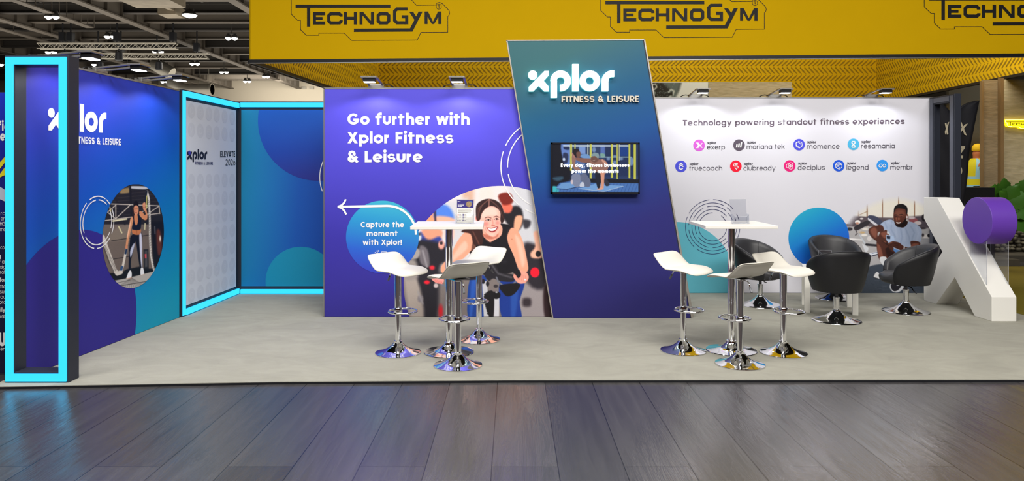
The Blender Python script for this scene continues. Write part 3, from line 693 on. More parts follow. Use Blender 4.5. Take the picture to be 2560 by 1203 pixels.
for (s, w, pl, pr, ph) in (T('Go further with', .30, 868.6, 1174, 311.8, 28.2), T('Xplor Fitness', .30, 868.6, 1133.4, 358.4, 28.2), T('& Leisure', .30, 869, 1056, 405.8, 28.2)):
    faces('printed_headline', text_on(PW, s, w, pl, pr, ph, .006, gap=.12), M_INK_WHITE, root)
k = 7.752 / F
b = MB(); b.poly([PW.at(956 + 91 * math.cos(R(a)), 593 + 91 * math.sin(R(a)), .004) for a in range(0, 360, 3)])
b.build('printed_disc', gradient('speech_disc_print', [(0, rgb(52, 60, 190)), (.3, rgb(36, 96, 205)), (.7, rgb(36, 150, 205)), (1, rgb(60, 180, 205))], (.12, 0, .95), -.05, .55), root)
pa = [(848, 517.3), (900, 516.3), (967, 515)] + [(968 + 72 * math.sin(R(a)), 587 - 72 * math.cos(R(a))) for a in range(6, 94, 6)]
ar = stroke(pa, 5.6) + stroke([(864.5, 498.5), (860.5, 507), (854, 513.5), (844, 517.3)], 4.6) + stroke([(865.5, 536.5), (860.5, 527), (854, 520.5), (844, 517.3)], 4.6)
faces('printed_arrow', [[PW.at(x, y, .006) for x, y in q] for q in ar], M_INK_WHITE, root)
for (s, w, pl, pr, ph) in (T('Capture the', .28, 901.7, 1010, 568.3, 13.3), T('moment', .28, 916.7, 994.5, 590.2, 13.3), T('with Xplor!', .28, 906.8, 1004.4, 612.4, 13.3)):
    faces('printed_lettering', text_on(PW, s, w, pl, pr, ph, .006), M_INK_WHITE, root)
cam_i = stroke([(944, 652), (944, 634), (951, 634), (954, 630), (966, 630), (969, 634), (978, 634), (978, 652)], 1.5, True) + stroke([(961 + 6 * math.cos(R(a)), 643 + 6 * math.sin(R(a))) for a in range(0, 360, 24)], 1.5, True)
cam_i += stroke([(937, 631), (942, 633.5)], 1.4) + stroke([(941, 627), (944.5, 631)], 1.4) + stroke([(945.5, 625.5), (946.5, 629.5)], 1.4)
faces('printed_camera_symbol', [[PW.at(x, y, .006) for x, y in q] for q in cam_i], M_INK_WHITE, root)
PURPLE = root
# ------------------------------------------------------------------ leaning tower
TW = frontal(7.69)
root = thing('display_tower', 'tall leaning blue tower panel carrying the glowing white sign', 'display tower', (.6, 7.72, 0))
TL, TR, BR, BL = (TW.at(1265.5, 101), TW.at(1612.5, 99), TW.at(1731, 796), TW.at(1380.5, 796))
BL = (BL[0], BL[1], 0.0); BR = (BR[0], BR[1], 0.0)
b = MB(); b.prism([BL, BR, TR, TL], (0, .056, 0)); b.build('panel_body', M_FRAME, root)
def ins(p, dx, dz, oy=-.002): return (p[0] + dx, p[1] + oy, p[2] + dz)
b = MB(); b.poly([ins(BL, .014, .004), ins(BR, -.024, .004), ins(TR, -.024, -.008), ins(TL, .014, -.008)])
b.build('printed_panel', gradient('tower_print', [(0, rgb(36, 33, 104)), (.28, rgb(36, 36, 116)), (.47, rgb(14, 50, 132)), (.62, rgb(0, 76, 146)), (.80, rgb(0, 86, 128)), (1, rgb(44, 100, 108))], (-.28, 0, 1), .14, .5), root)
b = MB()
for p, q in ((BL, TL), (BR, TR)):
    sgn = 1 if p is BL else -1
    b.prism([ins(p, 0, 0, -.006), ins(p, .013 * sgn, 0, -.006), ins(q, .013 * sgn, 0, -.006), ins(q, 0, 0, -.006)], (0, .066, 0))
b.prism([ins(TL, 0, -.008, -.006), ins(TR, 0, -.008, -.006), ins(TR, 0, .004, -.006), ins(TL, 0, .004, -.006)], (0, .066, 0))
b.build('edge_trim', M_SILVER, root)
# second thin profile behind the right edge
b = MB(); b.prism([(BR[0] - .02, 7.748, 0), (BR[0] + .03, 7.748, 0), (TR[0] + .012, 7.748, TR[2] - .1), (TR[0] - .04, 7.748, TR[2] - .1)], (0, .06, 0)); b.build('rear_profile', M_SILVER, root)
M_SIGN = mat('sign_glow', (.9, .95, .92, 1), .4, emit=(.90, 1.0, .96, 1), estr=2.0)
M_HALO = mat('sign_side_glow', (.5, .9, .85, 1), .4, emit=(.55, 1.0, .84, 1), estr=1.3)
wm = [[TW.at(1260 + x / 4, y / 4, .055) for x, y in q] for q in wordmark_px()]
b = MB()
for q in wm: b.poly(q)
o = b.build('illuminated_wordmark', M_SIGN, root); 
b = MB()
for q in wm:
    n = len(q); q2 = [(x, y + .045, z) for x, y, z in q]
    b.add(list(q) + q2, [(i, (i + 1) % n, (i + 1) % n + n, i + n) for i in range(n)])
b.build('wordmark_sides', M_HALO, root)
ws_, W_ = text_words('FITNESS & LEISURE', .27)
for q in ws_: faces('raised_lettering', put(q, 1.32, TW, (1404, 255.5), (1597.5, 254.6), (1597.5, 239.2), W_, .03), mat('ivory_letters', rgb(214, 206, 192), .5), root, thick=(0, .028, 0))
TOWER = root
# ------------------------------------------------------------------ white wall
WW = frontal(9.28)
root = thing('display_wall', 'white printed wall with grey headline, nine round badges and a photo of a seated man', 'display wall', (3.3, 9.3, 0))
xa, xb, zt = 1.04, 5.515, 2.555
b = MB(); b.box(xa, xb, 9.28, 9.36, 0, zt); b.build('wall_body', M_FRAME, root)
b = MB(); b.poly([(xa, 9.278, .004), (xb, 9.278, .004), (xb, 9.278, zt - .006), (xa, 9.278, zt - .006)]); b.build('printed_panel', mat('white_print', rgb(226, 225, 234), .6), root)
b = MB(); b.box(xa, xb + .004, 9.274, 9.365, zt - .006, zt + .005); b.box(xb - .004, xb + .004, 9.272, 9.365, 0, zt); b.build('edge_trim', M_ALU, root)
gm = mat('grey_ink', rgb(98, 84, 98), .45)
faces('printed_headline', text_on(WW, 'Technology powering standout fitness experiences', .235, (1707, 314), (2261.5, 310), (2261.5, 296), .005, gap=.17), gm, root)
BADGE = [('exerp', 1747.6, 363.5, (215, 92, 214), 1767.4, 1812.4, 373.6), ('mariana tek', 1847.5, 363, (92, 82, 98), 1867, 1962, 372.6), ('momence', 1997.7, 361.9, (76, 78, 222), 2017.4, 2098.8, 371.8), ('resamania', 2133.6, 361, (76, 184, 230), 2153, 2237, 371),
         ('truecoach', 1702.5, 416.2, (72, 78, 220), 1723, 1805.3, 426.5), ('clubready', 1839.6, 415.7, (248, 0, 48), 1859, 1939, 426.3), ('deciplus', 1974.2, 415, (236, 20, 126), 1994.3, 2062.3, 425), ('legend', 2096.8, 414.5, (18, 88, 224), 2116.7, 2171.2, 424.6), ('membr', 2206, 414, (48, 154, 244), 2226, 2282, 424.3)]
def badge_icon(n):
    c = lambda x, y, r, a0=0, a1=345: stroke([(x + r * math.cos(R(a)), y + r * math.sin(R(a))) for a in np.linspace(a0, a1, 24)], 1.3, a1 - a0 > 340)
    if n == 'exerp': return [rect(0, 0, 0, 0)] * 0 + stroke([(-6.5, -7), (-1, 0), (-6.5, 7)], 2.6) + stroke([(-3.2, -7), (2.2, 0), (-3.2, 7)], 2.2) + stroke([(8, -5.5), (3, 1), (8, 6.5)], 2.2)
    if n == 'mariana tek': return [slant(-6, 6, -5, -2, 3.6), slant(-1, 6, .5, -4.5, 3.6), slant(4, 6, 6.5, -7.5, 3.6)]
    if n == 'momence': return stroke([(-1 + 7 * math.cos(R(a)) * .98, 5.6 * math.sin(R(a)) + 3.2 * math.cos(R(a))) for a in range(0, 360, 15)], 1.3, True) + stroke([(-8, -3), (-1, -8.5), (7, -5), (8.5, 3), (1, 8.5), (-7, 5)], 1.3, True)
    if n == 'resamania': return stroke([(-3.2, -7), (3.2, -7), (4, -3.5), (-4, 4), (-3.2, 7.5), (3.2, 7.5), (4, 4), (-4, -3.5)], 2.6, True)
    if n == 'truecoach': return stroke([(-5, -4), (0, -7.6), (5, -4)], 2.8) + stroke([(5, 1.5), (5, -.2), (0, -3), (-4.6, -.2), (-4.6, 5), (0, 7.6), (4.8, 5)], 2.6)
    if n == 'clubready': return stroke([(5, -6.8), (-1, -6.8), (-5, -5.6), (-5.6, -2.5), (-4, 0), (4, 0), (6, 2), (5, 4.6), (2, 5.2), (-2, 4.4), (2.5, 9)], 1.6) + stroke([(4, -4), (-1.5, -4), (-2.6, -2.6), (4.5, -2.6)], 1.2)
    if n == 'deciplus': return c(-3, 0, 5.6) + c(2.6, -3, 5.2) + c(2.6, 3, 5.2)
    if n == 'legend': return stroke([(8, -3), (3, -8), (-4, -8), (-8.5, -3), (-7, 5), (1, 9), (8, 4)], 1.5, True) + stroke([(-8.5, -2), (0, -1.5), (8, -3)], 1.3) + stroke([(-6, 5), (-2, 0), (4, 8)], 1.3) + stroke([(-8, -3), (3, -6)], 1.2)
    return stroke([(-8, 3), (-9, 0), (-6, -3), (-3, -4), (3, 4), (6, 3.6), (9, 1), (7, -2.6), (4, -4), (-3, 4), (-6, 4)], 1.5, True) + stroke([(-3, -4), (0, 0), (3, 4)], 1.4)
tx = mat('charcoal_ink', rgb(70, 66, 80), .45)
for n, cx, cy, c, x0, x1, base in BADGE:
    o = MB(); o.poly([WW.at(cx + 14.5 * math.cos(R(a)), cy + 14.5 * math.sin(R(a)), .004) for a in range(0, 360, 8)])
    d = o.build('printed_badge', mat('badge_ink_%d_%d_%d' % c, rgb(*c), .5), root)
    faces('badge_symbol', [[WW.at(cx + x, cy + y, .006) for x, y in q] for q in badge_icon(n)], M_INK_WHITE, d)
    faces('badge_lettering', text_on(WW, n, .15, (x0, base), (x1, base - .3), (x1, base - .3 - 8.9), .005, 1.0, gap=.2) + mark_on(WW, (x0 + 1, base - 13.6), (x0 + 23, base - 13.7), (x0 + 23, base - 18.8), .005), tx, root)
b = MB(); b.poly([WW.at(2047 + 76 * math.cos(R(a)), 595 + 76 * math.sin(R(a)), .004) for a in range(0, 360, 3)])
b.build('printed_disc', gradient('blue_ball_print', [(0, rgb(28, 74, 214)), (.4, rgb(10, 112, 216)), (.75, rgb(20, 158, 214)), (1, rgb(40, 184, 210))], (-.42, 0, .75), .3, .55), root)
cc = [(1690 + 148 * math.cos(R(a)), 703 + 148 * math.sin(R(a))) for a in range(0, 360, 3)]
b = MB(); b.poly([WW.at(x, y, .004) for x, y in clip(cc, 1640, 1900, 400, 732.5)]); b.build('printed_disc', mat('aqua_print', rgb(98, 188, 208), .55), root)
rr = arcs_px(1781.7, 567.3, 68, [(97, 150), (89, 41), (158, 227), (234, 305), (28, 15), (-3, -23), (-33, -42)], 1.25) + arcs_px(1781.7, 567.3, 60, [(63, 176), (187, 301), (54, 40), (22, -28)], 1.25)
rr += arcs_px(1781.7, 567.3, 52, [(105, 50), (117, 158), (172, 258), (270, 330), (42, 20)], 1.25) + arcs_px(1781.7, 567.3, 43.5, [(158, 38), (165, 205), (216, 318), (15, -10)], 1.25) + arcs_px(1781.7, 567.3, 35.2, [(90, 170), (180, 360), (52, 20)], 1.25)
faces('printed_rings', [[WW.at(x, y, .006) for x, y in q] for q in rr], M_INK_NAVY, root)
WHITEW = root
# ------------------------------------------------------------------ unlit frame at the end of the white wall
root = thing('portal_frame', 'dark grey unlit portal frame closing the end of the white wall', 'frame', (5.5, 9.0, 0))
b = MB(); yf, yr, zt, w = 8.74, 9.262, 2.55, .10; xs = (5.445, 5.53)
b.box(xs[0], xs[1], yf, yf + w, 0, zt); b.box(xs[0], xs[1], yr - w, yr, 0, zt); b.box(xs[0], xs[1], yf + w, yr - w, zt - w, zt); b.box(xs[0], xs[1], yf + w, yr - w, 0, .08); b.build('frame_body', M_FRAME, root, bevel=.004)
b = MB(); m = .02
b.box(xs[0] - .008, xs[0], yf + m, yf + w - m, m, zt - m); b.box(xs[0] - .008, xs[0], yr - w + m, yr - m, m, zt - m); b.box(xs[0] - .008, xs[0], yf + w, yr - w, zt - w + m, zt - m); b.build('diffuser_strip', mat('unlit_strip', rgb(84, 88, 100), .4), root)
# ------------------------------------------------------------------ neighbouring stand's panel at the picture edge
NW = frontal(5.60)
root = thing('neighbour_panel', 'dark blue text panel of the next stand, cut by the edge behind the lit portal', 'display panel', (-4.2, 5.63, FLOOR_Z))
b = MB(); b.box(-4.95, -3.865, 5.60, 5.66, FLOOR_Z, 2.215); b.build('panel_body', M_FRAME, root)
b = MB(); b.poly([(-4.95, 5.597, 0), (-3.865, 5.597, 0), (-3.865, 5.597, 2.21), (-4.95, 5.597, 2.21)]); b.build('printed_panel', gradient('neighbour_print', [(0, rgb(16, 18, 52)), (.45, rgb(14, 18, 62)), (.8, rgb(10, 30, 150)), (1, rgb(12, 44, 190))], (0, 0, 1), 0, .5), root)
L_ = []
for s, w, x0, x1, base, xh in (('e R', .3, -22, 30, 290, 18), ('fic', .3, -6, 22, 327, 18), ('ve', .3, -14, 13, 352, 18), ('roc', .14, 2, 20, 538, 7), ('en', .14, 2, 13, 551, 7), ("HG'", .14, 0, 15, 564, 7), ('ene', .14, -3, 14, 578, 7),
                               ('cos', .14, 1, 16, 623, 7), ('g', .28, -8, 2, 646, 8), ('y a', .14, -5, 11, 659, 7), ('l alg', .14, -5, 14, 672, 7), ('erat', .14, -6, 13, 685, 7), ('for', .26, -1, 14, 705, 8), ('ste', .14, -2, 14, 721, 7), ('ssur', .14, -6, 14, 734, 7), ('rau', .14, -3, 14, 747, 7), ('pro', .14, -2, 14, 760, 7),
                               ('ally', .26, -6, 13, 780, 8), ('wab', .14, -3, 14, 796, 7), ('IU', .36, -12, 14, 866, 26), ('en', .16, 1, 13, 877, 7)):
    L_ += text_on(NW, s, w, (x0, base), (x1, base), (x1, base - xh), .006, 1.0)
faces('printed_lettering', L_, M_INK_WHITE, root)
faces('printed_shape', [[NW.at(x, y, .006) for x, y in q] for q in ([(-20, 428), (14, 390), (14, 404), (-8, 432)], [(-10, 448), (14, 416), (14, 437)])], mat('yellow_ink', rgb(228, 214, 40), .5), root)
faces('printed_shape', [[NW.at(x, y, .006) for x, y in q] for q in ([(-40, 440), (14, 476), (14, 505), (-40, 480)],)], mat('pale_ink', rgb(190, 200, 220), .5), root)
# ------------------------------------------------------------------ arm spotlights on the wall tops
def arm_spotlight(loc, rz, label, watt=17, cable=(1, -1), aim=0.0):
    t = thing('arm_spotlight', label, 'spotlight', loc, rz, group='arm spotlights on the wall tops')
    # local: -y points out from the wall, z = 0 at the wall top
    b = MB(); b.box(-.085, .085, -.045, .035, .0, .04); b.build('base_block', M_ALU, t, world=False, bevel=.004)
    b = MB()
    for s in (-1, 1): b.bar((s * .073, -.03, .03), (s * .073, -.34, .060), .022, .016)
    b.box(-.084, .084, -.45, -.325, .054, .072); b.build('arm', M_ALU, t, world=False, bevel=.003)
    b = MB(); b.box(-.062, .062, -.435, -.34, .018, .054); b.build('lamp_head', M_BLACK, t, world=False, bevel=.004)
    b = MB(); b.box(-.055, .055, -.428, -.347, .012, .0175); b.build('lens', mat('spot_lens', (1, 1, 1, 1), .3, emit=(.95, .97, 1, 1), estr=14), t, world=False)
    for s in cable:
        b = MB(); b.tube([(s * .085, -.005, .03), (s * .12, -.005, .035), (s * .155, 0, .03), (s * .185, .01, .012), (s * .20, .045, -.02)], .006, 6)
        b.build('cable', M_CABLE, t, world=False, smooth=True)
    d = bpy.data.lights.new('spot_beam', 'SPOT'); d.energy = watt; d.color = (.93, .95, 1.0); d.spot_size = R(152); d.spot_blend = .30; d.shadow_soft_size = .045
    o = bpy.data.objects.new('spot_beam', d); COL.objects.link(o); o.parent = t; o.location = (0, -.39, .004)
    o.rotation_euler = (R(2), 0, 0)   # beam tipped back to the wall
    return t
arm_spotlight((-1.487, 7.80, 2.506), 0, 'arm spotlight on the violet wall top, nearer the alcove', cable=(1,))
arm_spotlight((-.573, 7.80, 2.506), 0, 'arm spotlight on the violet wall top, nearer the tower')
arm_spotlight((2.40, 9.32, 2.56), 0, 'arm spotlight on the white wall top beside the tower')
arm_spotlight((3.435, 9.32, 2.56), 0, 'middle arm spotlight on the white wall top')
arm_spotlight((4.70, 9.32, 2.56), 0, 'arm spotlight on the white wall top nearest the unlit frame')
for y, lb in ((5.74, 'arm spotlight on the blue wall top just behind the lit portal'), (6.40, 'middle arm spotlight on the blue wall top'), (7.10, 'arm spotlight on the blue wall top nearest the alcove')):
    arm_spotlight((lw(y, 0)[0] - .04, y, 2.479), R(90 - 3.4), lb)
# ================================================================== printed photographs on the walls
M_PRINT = print_mat('photo_print')
def circ_x(cx, cy, r, x0, x1):
    def l(y): d = math.sqrt(max(0.0, r * r - (y - cy) ** 2)); return min(max(cx - d, x0), x1 - .01)
    def q(y): d = math.sqrt(max(0.0, r * r - (y - cy) ** 2)); return max(min(cx + d, x1), l(y) + .005)
    return l, q
# ---- woman on an exercise bike (violet wall)
c = Canvas(1340, 1205, 2.2, (214, 207, 207))
SK, SKD, SKL = (226, 160, 134), (196, 124, 100), (240, 184, 164)
c.poly([(520, 0), (620, 0), (615, 150), (525, 160)], (202, 166, 146), 30).poly([(660, 0), (780, 0), (780, 130), (660, 130)], (226, 205, 200), 30)
c.poly([(900, 0), (1340, 0), (1340, 560), (1000, 560)], (196, 196, 202), 40).poly([(380, 150), (560, 120), (560, 620), (420, 620)], (200, 198, 202), 30)
c.poly([(0, 720), (1340, 700), (1340, 1205), (0, 1205)], (124, 115, 113), 40)
c.smooth([(215, 300), (290, 205), (330, 290), (290, 330)], (232, 154, 116), 16).smooth([(290, 290), (300, 205), (360, 170), (425, 210), (445, 300)], (84, 128, 214), 18).smooth([(300, 270), (440, 285), (445, 345), (300, 330)], (228, 172, 150), 14)
c.line([(290, 210), (296, 330)], 16, (60, 50, 70), 8)
c.smooth([(180, 385), (350, 385), (320, 510), (240, 520)], (222, 152, 126), 14).smooth([(170, 400), (235, 470), (330, 440), (345, 520), (180, 520)], (62, 74, 150), 14).smooth([(380, 380), (450, 380), (440, 470), (385, 470)], (226, 182, 166), 14)
c.smooth([(60, 600), (95, 480), (230, 470), (390, 520), (385, 650), (330, 720), (310, 1120), (190, 1120), (130, 820)], (44, 42, 50), 26)
c.smooth([(165, 520), (230, 550), (245, 690), (170, 660)], (112, 106, 112), 12).line([(190, 560), (225, 690)], 14, (150, 145, 150), 8).ell(150, 445, 30, 34, (196, 200, 208), 10).ell(150, 420, 26, 14, (70, 70, 80), 8)
c.ell(345, 510, 26, 36, (232, 160, 146), 10).ell(345, 495, 12, 14, (50, 46, 54), 6)
c.smooth([(60, 545), (160, 545), (150, 620), (60, 625)], (160, 152, 150), 12)
c.smooth([(35, 740), (145, 800), (200, 1110), (90, 1110)], (164, 153, 146), 22).smooth([(45, 650), (130, 640), (150, 780), (40, 800)], (150, 142, 138), 22)
c.smooth([(400, 880), (640, 860), (640, 1120), (380, 1120)], (120, 112, 112), 20).ell(300, 850, 18, 20, (196, 180, 180), 8).ell(170, 960, 24, 30, (130, 124, 128), 10).line([(150, 900), (190, 1000)], 10, (150, 146, 150), 8)
c.ell(225, 822, 24, 16, (226, 40, 60), 8).ell(340, 1065, 18, 50, (200, 36, 48), 14).ell(268, 700, 22, 18, (214, 52, 66), 10)
c.smooth([(1000, 850), (1180, 840), (1240, 900), (1270, 1120), (1000, 1120)], (150, 142, 144), 24).smooth([(1030, 960), (1090, 960), (1090, 1020), (1030, 1020)], (60, 52, 58), 18)
c.smooth([(1030, 520), (1120, 500), (1200, 560), (1215, 860), (1070, 830)], (50, 46, 54), 24).ell(1127, 740, 38, 42, (232, 34, 58), 6).smooth([(1200, 880), (1250, 860), (1290, 1110), (1210, 1110)], (54, 38, 42), 14)
c.smooth([(1120, 400), (1200, 420), (1200, 600), (1110, 620), (1090, 580), (1130, 520)], (232, 176, 152), 12).ell(1155, 585, 22, 26, (40, 38, 44), 6)
c.smooth([(1030, 300), (1090, 310), (1080, 360), (1040, 370)], (60, 58, 66), 14)
c.smooth([(860, 250), (950, 185), (1015, 210), (1028, 330), (965, 400), (880, 310)], (40, 38, 44), 14).smooth([(965, 275), (1022, 270), (1012, 350), (975, 410), (950, 380)], (232, 168, 138), 10)
c.smooth([(850, 170), (900, 150), (940, 190), (920, 240), (870, 235)], (226, 112, 92), 12).smooth([(820, 105), (860, 75), (920, 80), (945, 130), (930, 165), (860, 175)], (122, 42, 32), 12)
# legs and bike
c.smooth([(585, 790), (720, 780), (690, 940), (695, 1130), (570, 1130)], (36, 70, 142), 4).smooth([(840, 800), (1035, 810), (1000, 980), (1010, 1130), (855, 1130)], (34, 62, 138), 5).smooth([(600, 800), (640, 800), (600, 1100), (580, 1100)], (52, 92, 172), 12).smooth([(930, 900), (990, 880), (960, 1120), (930, 1120)], (48, 84, 160), 14)
c.smooth([(560, 530), (620, 390), (650, 340), (850, 330), (935, 368), (905, 480), (935, 560), (985, 700), (950, 735), (760, 770), (580, 700), (600, 610)], (31, 29, 36), 4)
c.smooth([(690, 400), (700, 330), (840, 340), (850, 420), (800, 465), (752, 490), (706, 455)], (228, 164, 144), 4).smooth([(720, 400), (810, 410), (770, 450), (730, 440)], (206, 134, 112), 10)
c.smooth([(520, 425), (590, 372), (618, 470), (612, 530), (545, 610), (470, 670), (400, 750), (345, 735), (350, 680), (420, 600), (462, 510)], SK, 4).smooth([(470, 560), (540, 480), (560, 540), (450, 640), (380, 720)], SKL, 14)
c.smooth([(600, 520), (618, 480), (640, 560), (600, 610)], (110, 76, 66), 8)
c.smooth([(895, 440), (930, 368), (985, 395), (1030, 490), (1065, 650), (1070, 720), (1030, 745), (985, 700), (950, 600), (905, 500)], SK, 4).smooth([(960, 430), (1010, 480), (1045, 640), (1020, 690), (990, 560)], SKL, 16).ell(935, 462, 5, 4, SKD, 2)
c.smooth([(700, 740), (750, 655), (800, 680), (840, 740), (950, 760), (945, 815), (840, 812), (780, 790), (740, 810)], (44, 42, 48), 5).line([(770, 680), (820, 750), (930, 782)], 12, (90, 88, 94), 8)
c.line([(806, 780), (820, 815), (855, 845), (905, 852), (945, 835), (985, 800)], 13, (112, 114, 124), 3).line([(940, 870), (985, 820)], 12, (60, 60, 66), 3)
c.line([(330, 805), (345, 840), (385, 856), (440, 850)], 13, (112, 116, 130), 3).smooth([(300, 750), (420, 745), (640, 760), (650, 800), (420, 800), (330, 790)], (40, 38, 44), 5)
c.smooth([(835, 848), (1000, 835), (960, 915), (900, 940), (860, 910)], (28, 26, 32), 5)
c.poly([(686, 818), (726, 812), (750, 1104), (700, 1108)], (188, 188, 194), 3)
for k in range(9): c.ell(708 + k * 3.2, 925 + k * 20, 7, 5, (40, 38, 42), 2)
c.ell(696, 815, 14, 20, (36, 34, 40), 4).ell(732, 835, 14, 22, (40, 38, 44), 4).poly([(788, 955), (830, 950), (828, 1106), (786, 1106)], (196, 196, 202), 4).ell(805, 930, 34, 32, (26, 24, 28), 5).ell(800, 855, 18, 14, (60, 56, 60), 4).ell(806, 905, 10, 6, (200, 200, 205), 4)
c.smooth([(700, 940), (780, 900), (780, 1110), (745, 1110)], (30, 28, 32), 6)
# hands
c.smooth([(264, 775), (300, 755), (362, 790), (360, 826), (318, 832), (270, 805)], (236, 152, 146), 4)
for k in range(4): c.line([(282 + k * 18, 800 + k * 5), (302 + k * 16, 824 + k * 3)], 10, (226, 138, 132), 3); c.line([(291 + k * 18, 800 + k * 5), (310 + k * 16, 826 + k * 3)], 2, (170, 90, 86), 2)
c.ell(344, 770, 22, 18, (40, 38, 44), 4)
c.smooth([(946, 770), (985, 728), (1050, 735), (1076, 775), (1062, 812), (1030, 832), (985, 826)], (232, 158, 142), 4)
for k in range(4): c.line([(1008 + k * 14, 752 + k * 6), (1000 + k * 18, 800 + k * 7)], 3, (176, 100, 90), 2)
c.ell(1046, 800, 9, 7, (210, 214, 220), 2)
c.smooth([(945, 725), (990, 714), (1012, 760), (985, 790), (965, 775)], (34, 32, 38), 4).line([(958, 760), (985, 800)], 14, (226, 148, 134), 3)
# head
c.smooth([(512, 400), (560, 372), (660, 365), (692, 430), (690, 500), (655, 512), (612, 500), (590, 420)], (66, 42, 40), 6).line([(610, 400), (660, 500)], 8, (112, 74, 66), 6)
c.ell(650, 286, 20, 27, (238, 140, 132), 4)
c.smooth([(672, 250), (700, 200), (760, 185), (815, 205), (842, 270), (838, 350), (820, 410), (780, 442), (735, 425), (692, 370), (672, 310)], (240, 178, 164), 4)
c.smooth([(690, 220), (750, 195), (800, 210), (810, 260), (740, 265), (690, 280)], (246, 196, 184), 16)
c.smooth([(640, 300), (634, 205), (652, 160), (700, 132), (745, 125), (800, 138), (845, 175), (868, 240), (872, 300), (850, 330), (838, 300), (838, 240), (805, 198), (755, 186), (712, 210), (682, 250), (668, 300)], (56, 37, 38), 4)
for k in range(7): c.line([(742, 130), (700 - k * 9, 165 + k * 8), (664 - k * 2, 215 + k * 14)], 3, (112, 78, 72), 4, .7)
for k in range(5): c.line([(745, 130), (790 + k * 10, 160 + k * 10), (838 + k * 6, 220 + k * 16)], 3, (104, 72, 68), 4, .6)
c.line([(745, 130), (744, 190)], 5, (206, 150, 136), 3)
c.ell(718, 335, 22, 18, (236, 142, 134), 14).ell(815, 326, 16, 16, (236, 146, 138), 12)
for ex, ey, rx in ((737, 300, 21), (806, 293, 18)):
    c.line([(ex - rx, ey + 4), (ex, ey - 7), (ex + rx, ey + 2)], 5, (60, 40, 42), 3).ell(ex, ey + 2, rx * .8, 6, (236, 224, 222), 2).ell(ex + 2, ey + 1, 8, 7, (52, 36, 38), 2).line([(ex - rx, ey + 5), (ex, ey + 9), (ex + rx, ey + 4)], 2.5, (150, 90, 86), 2).line([(ex - rx - 4, ey - 16), (ex, ey - 24), (ex + rx + 3, ey - 15)], 6, (92, 62, 60), 3)
c.line([(772, 295), (778, 330), (768, 344), (790, 346)], 5, (206, 132, 120), 5).line([(766, 346), (778, 350), (792, 344)], 4, (170, 92, 86), 3)
c.smooth([(728, 366), (765, 368), (815, 356), (806, 386), (782, 404), (752, 400)], (150, 48, 54), 3).smooth([(736, 371), (768, 374), (808, 362), (800, 380), (778, 392), (752, 390)], (248, 244, 242), 2.5)
for k in range(5): c.line([(752 + k * 11, 372 - k), (754 + k * 10, 390 - k)], 1.4, (206, 196, 196), 1)
c.line([(722, 360), (714, 376), (722, 396)], 4, (208, 130, 120), 4).line([(818, 350), (824, 366), (816, 384)], 4, (208, 130, 120), 4).smooth([(745, 415), (790, 412), (775, 436), (755, 434)], (246, 188, 174), 8)
c.smooth([(690, 420), (735, 428), (785, 445), (820, 415), (815, 440), (770, 462), (720, 455)], (190, 116, 98), 8)
c.line([(905, 380), (890, 440), (900, 490)], 4, (64, 60, 68), 4).line([(700, 450), (752, 492), (810, 462)], 5, (20, 18, 24), 3).line([(640, 560), (700, 640), (880, 650)], 8, (52, 50, 58), 14)
c.a = 124 + (c.a - 124) * 1.14; c.grain(2.0)
def xr_tower(y): return 1265.5 + (y - 101) * (1380.5 - 1265.5) / 695 + 10
l, q = circ_x(1252, 708, 243, 1000, 1400)
sheet('printed_photo', 465.1, 791.5, l, lambda y: min(q(y), xr_tower(y)), 1.0, c, 1000, 460, 3.3425, PW, .0035, M_PRINT, PURPLE, 1.12)
b = MB(); b_ = arcs_px(1375.6, 417, 123.4, [(128, 155), (162, 231), (239, 262)], 2.6) + arcs_px(1375.6, 417, 106.7, [(128, 181), (190, 243)], 2.6)
for qd in b_: b.poly([PW.at(p[0], p[1], .006) for p in qd])
b.build('printed_rings', M_INK_WHITE, PURPLE)
# ---- rope training (blue wall)
c = Canvas(737, 1203, 1.9, (66, 60, 60))
c.poly([(60, 440), (560, 440), (560, 960), (60, 960)], (116, 104, 96), 12).poly([(60, 640), (200, 500), (330, 470), (330, 620)], (132, 120, 108), 20).poly([(80, 60), (737, 60), (737, 470), (60, 470)], (46, 43, 46), 8)
for k in range(9): c.line([(150, 150 + k * 34), (640, 105 + k * 34)], 5, (74, 70, 72), 4, .8)
c.line([(150, 630), (560, 565)], 6, (46, 42, 42), 3).line([(150, 810), (330, 780)], 6, (46, 42, 42), 3).smooth([(250, 130), (320, 115), (322, 160), (235, 170)], (150, 128, 92), 12).smooth([(330, 100), (500, 105), (480, 130), (345, 122)], (190, 190, 196), 6)
c.line([(330, 90), (345, 400)], 18, (36, 34, 38), 5).line([(190, 210), (280, 470)], 14, (40, 38, 42), 5)
for p in ([(150, 272), (610, 290)], [(80, 434), (620, 362)], [(192, 280), (192, 412)], [(330, 285), (190, 415)], [(110, 350), (190, 415)], [(120, 345), (190, 285)], [(400, 400), (500, 300)], [(500, 370), (615, 290)], [(612, 290), (618, 365)]): c.line(p, 9, (196, 186, 176), 3)
c.line([(165, 437), (295, 418)], 16, (222, 214, 180), 4).line([(220, 492), (250, 552)], 12, (222, 214, 170), 4).line([(476, 462), (472, 518)], 10, (216, 208, 170), 4).line([(135, 305), (143, 345)], 10, (216, 200, 140), 4)
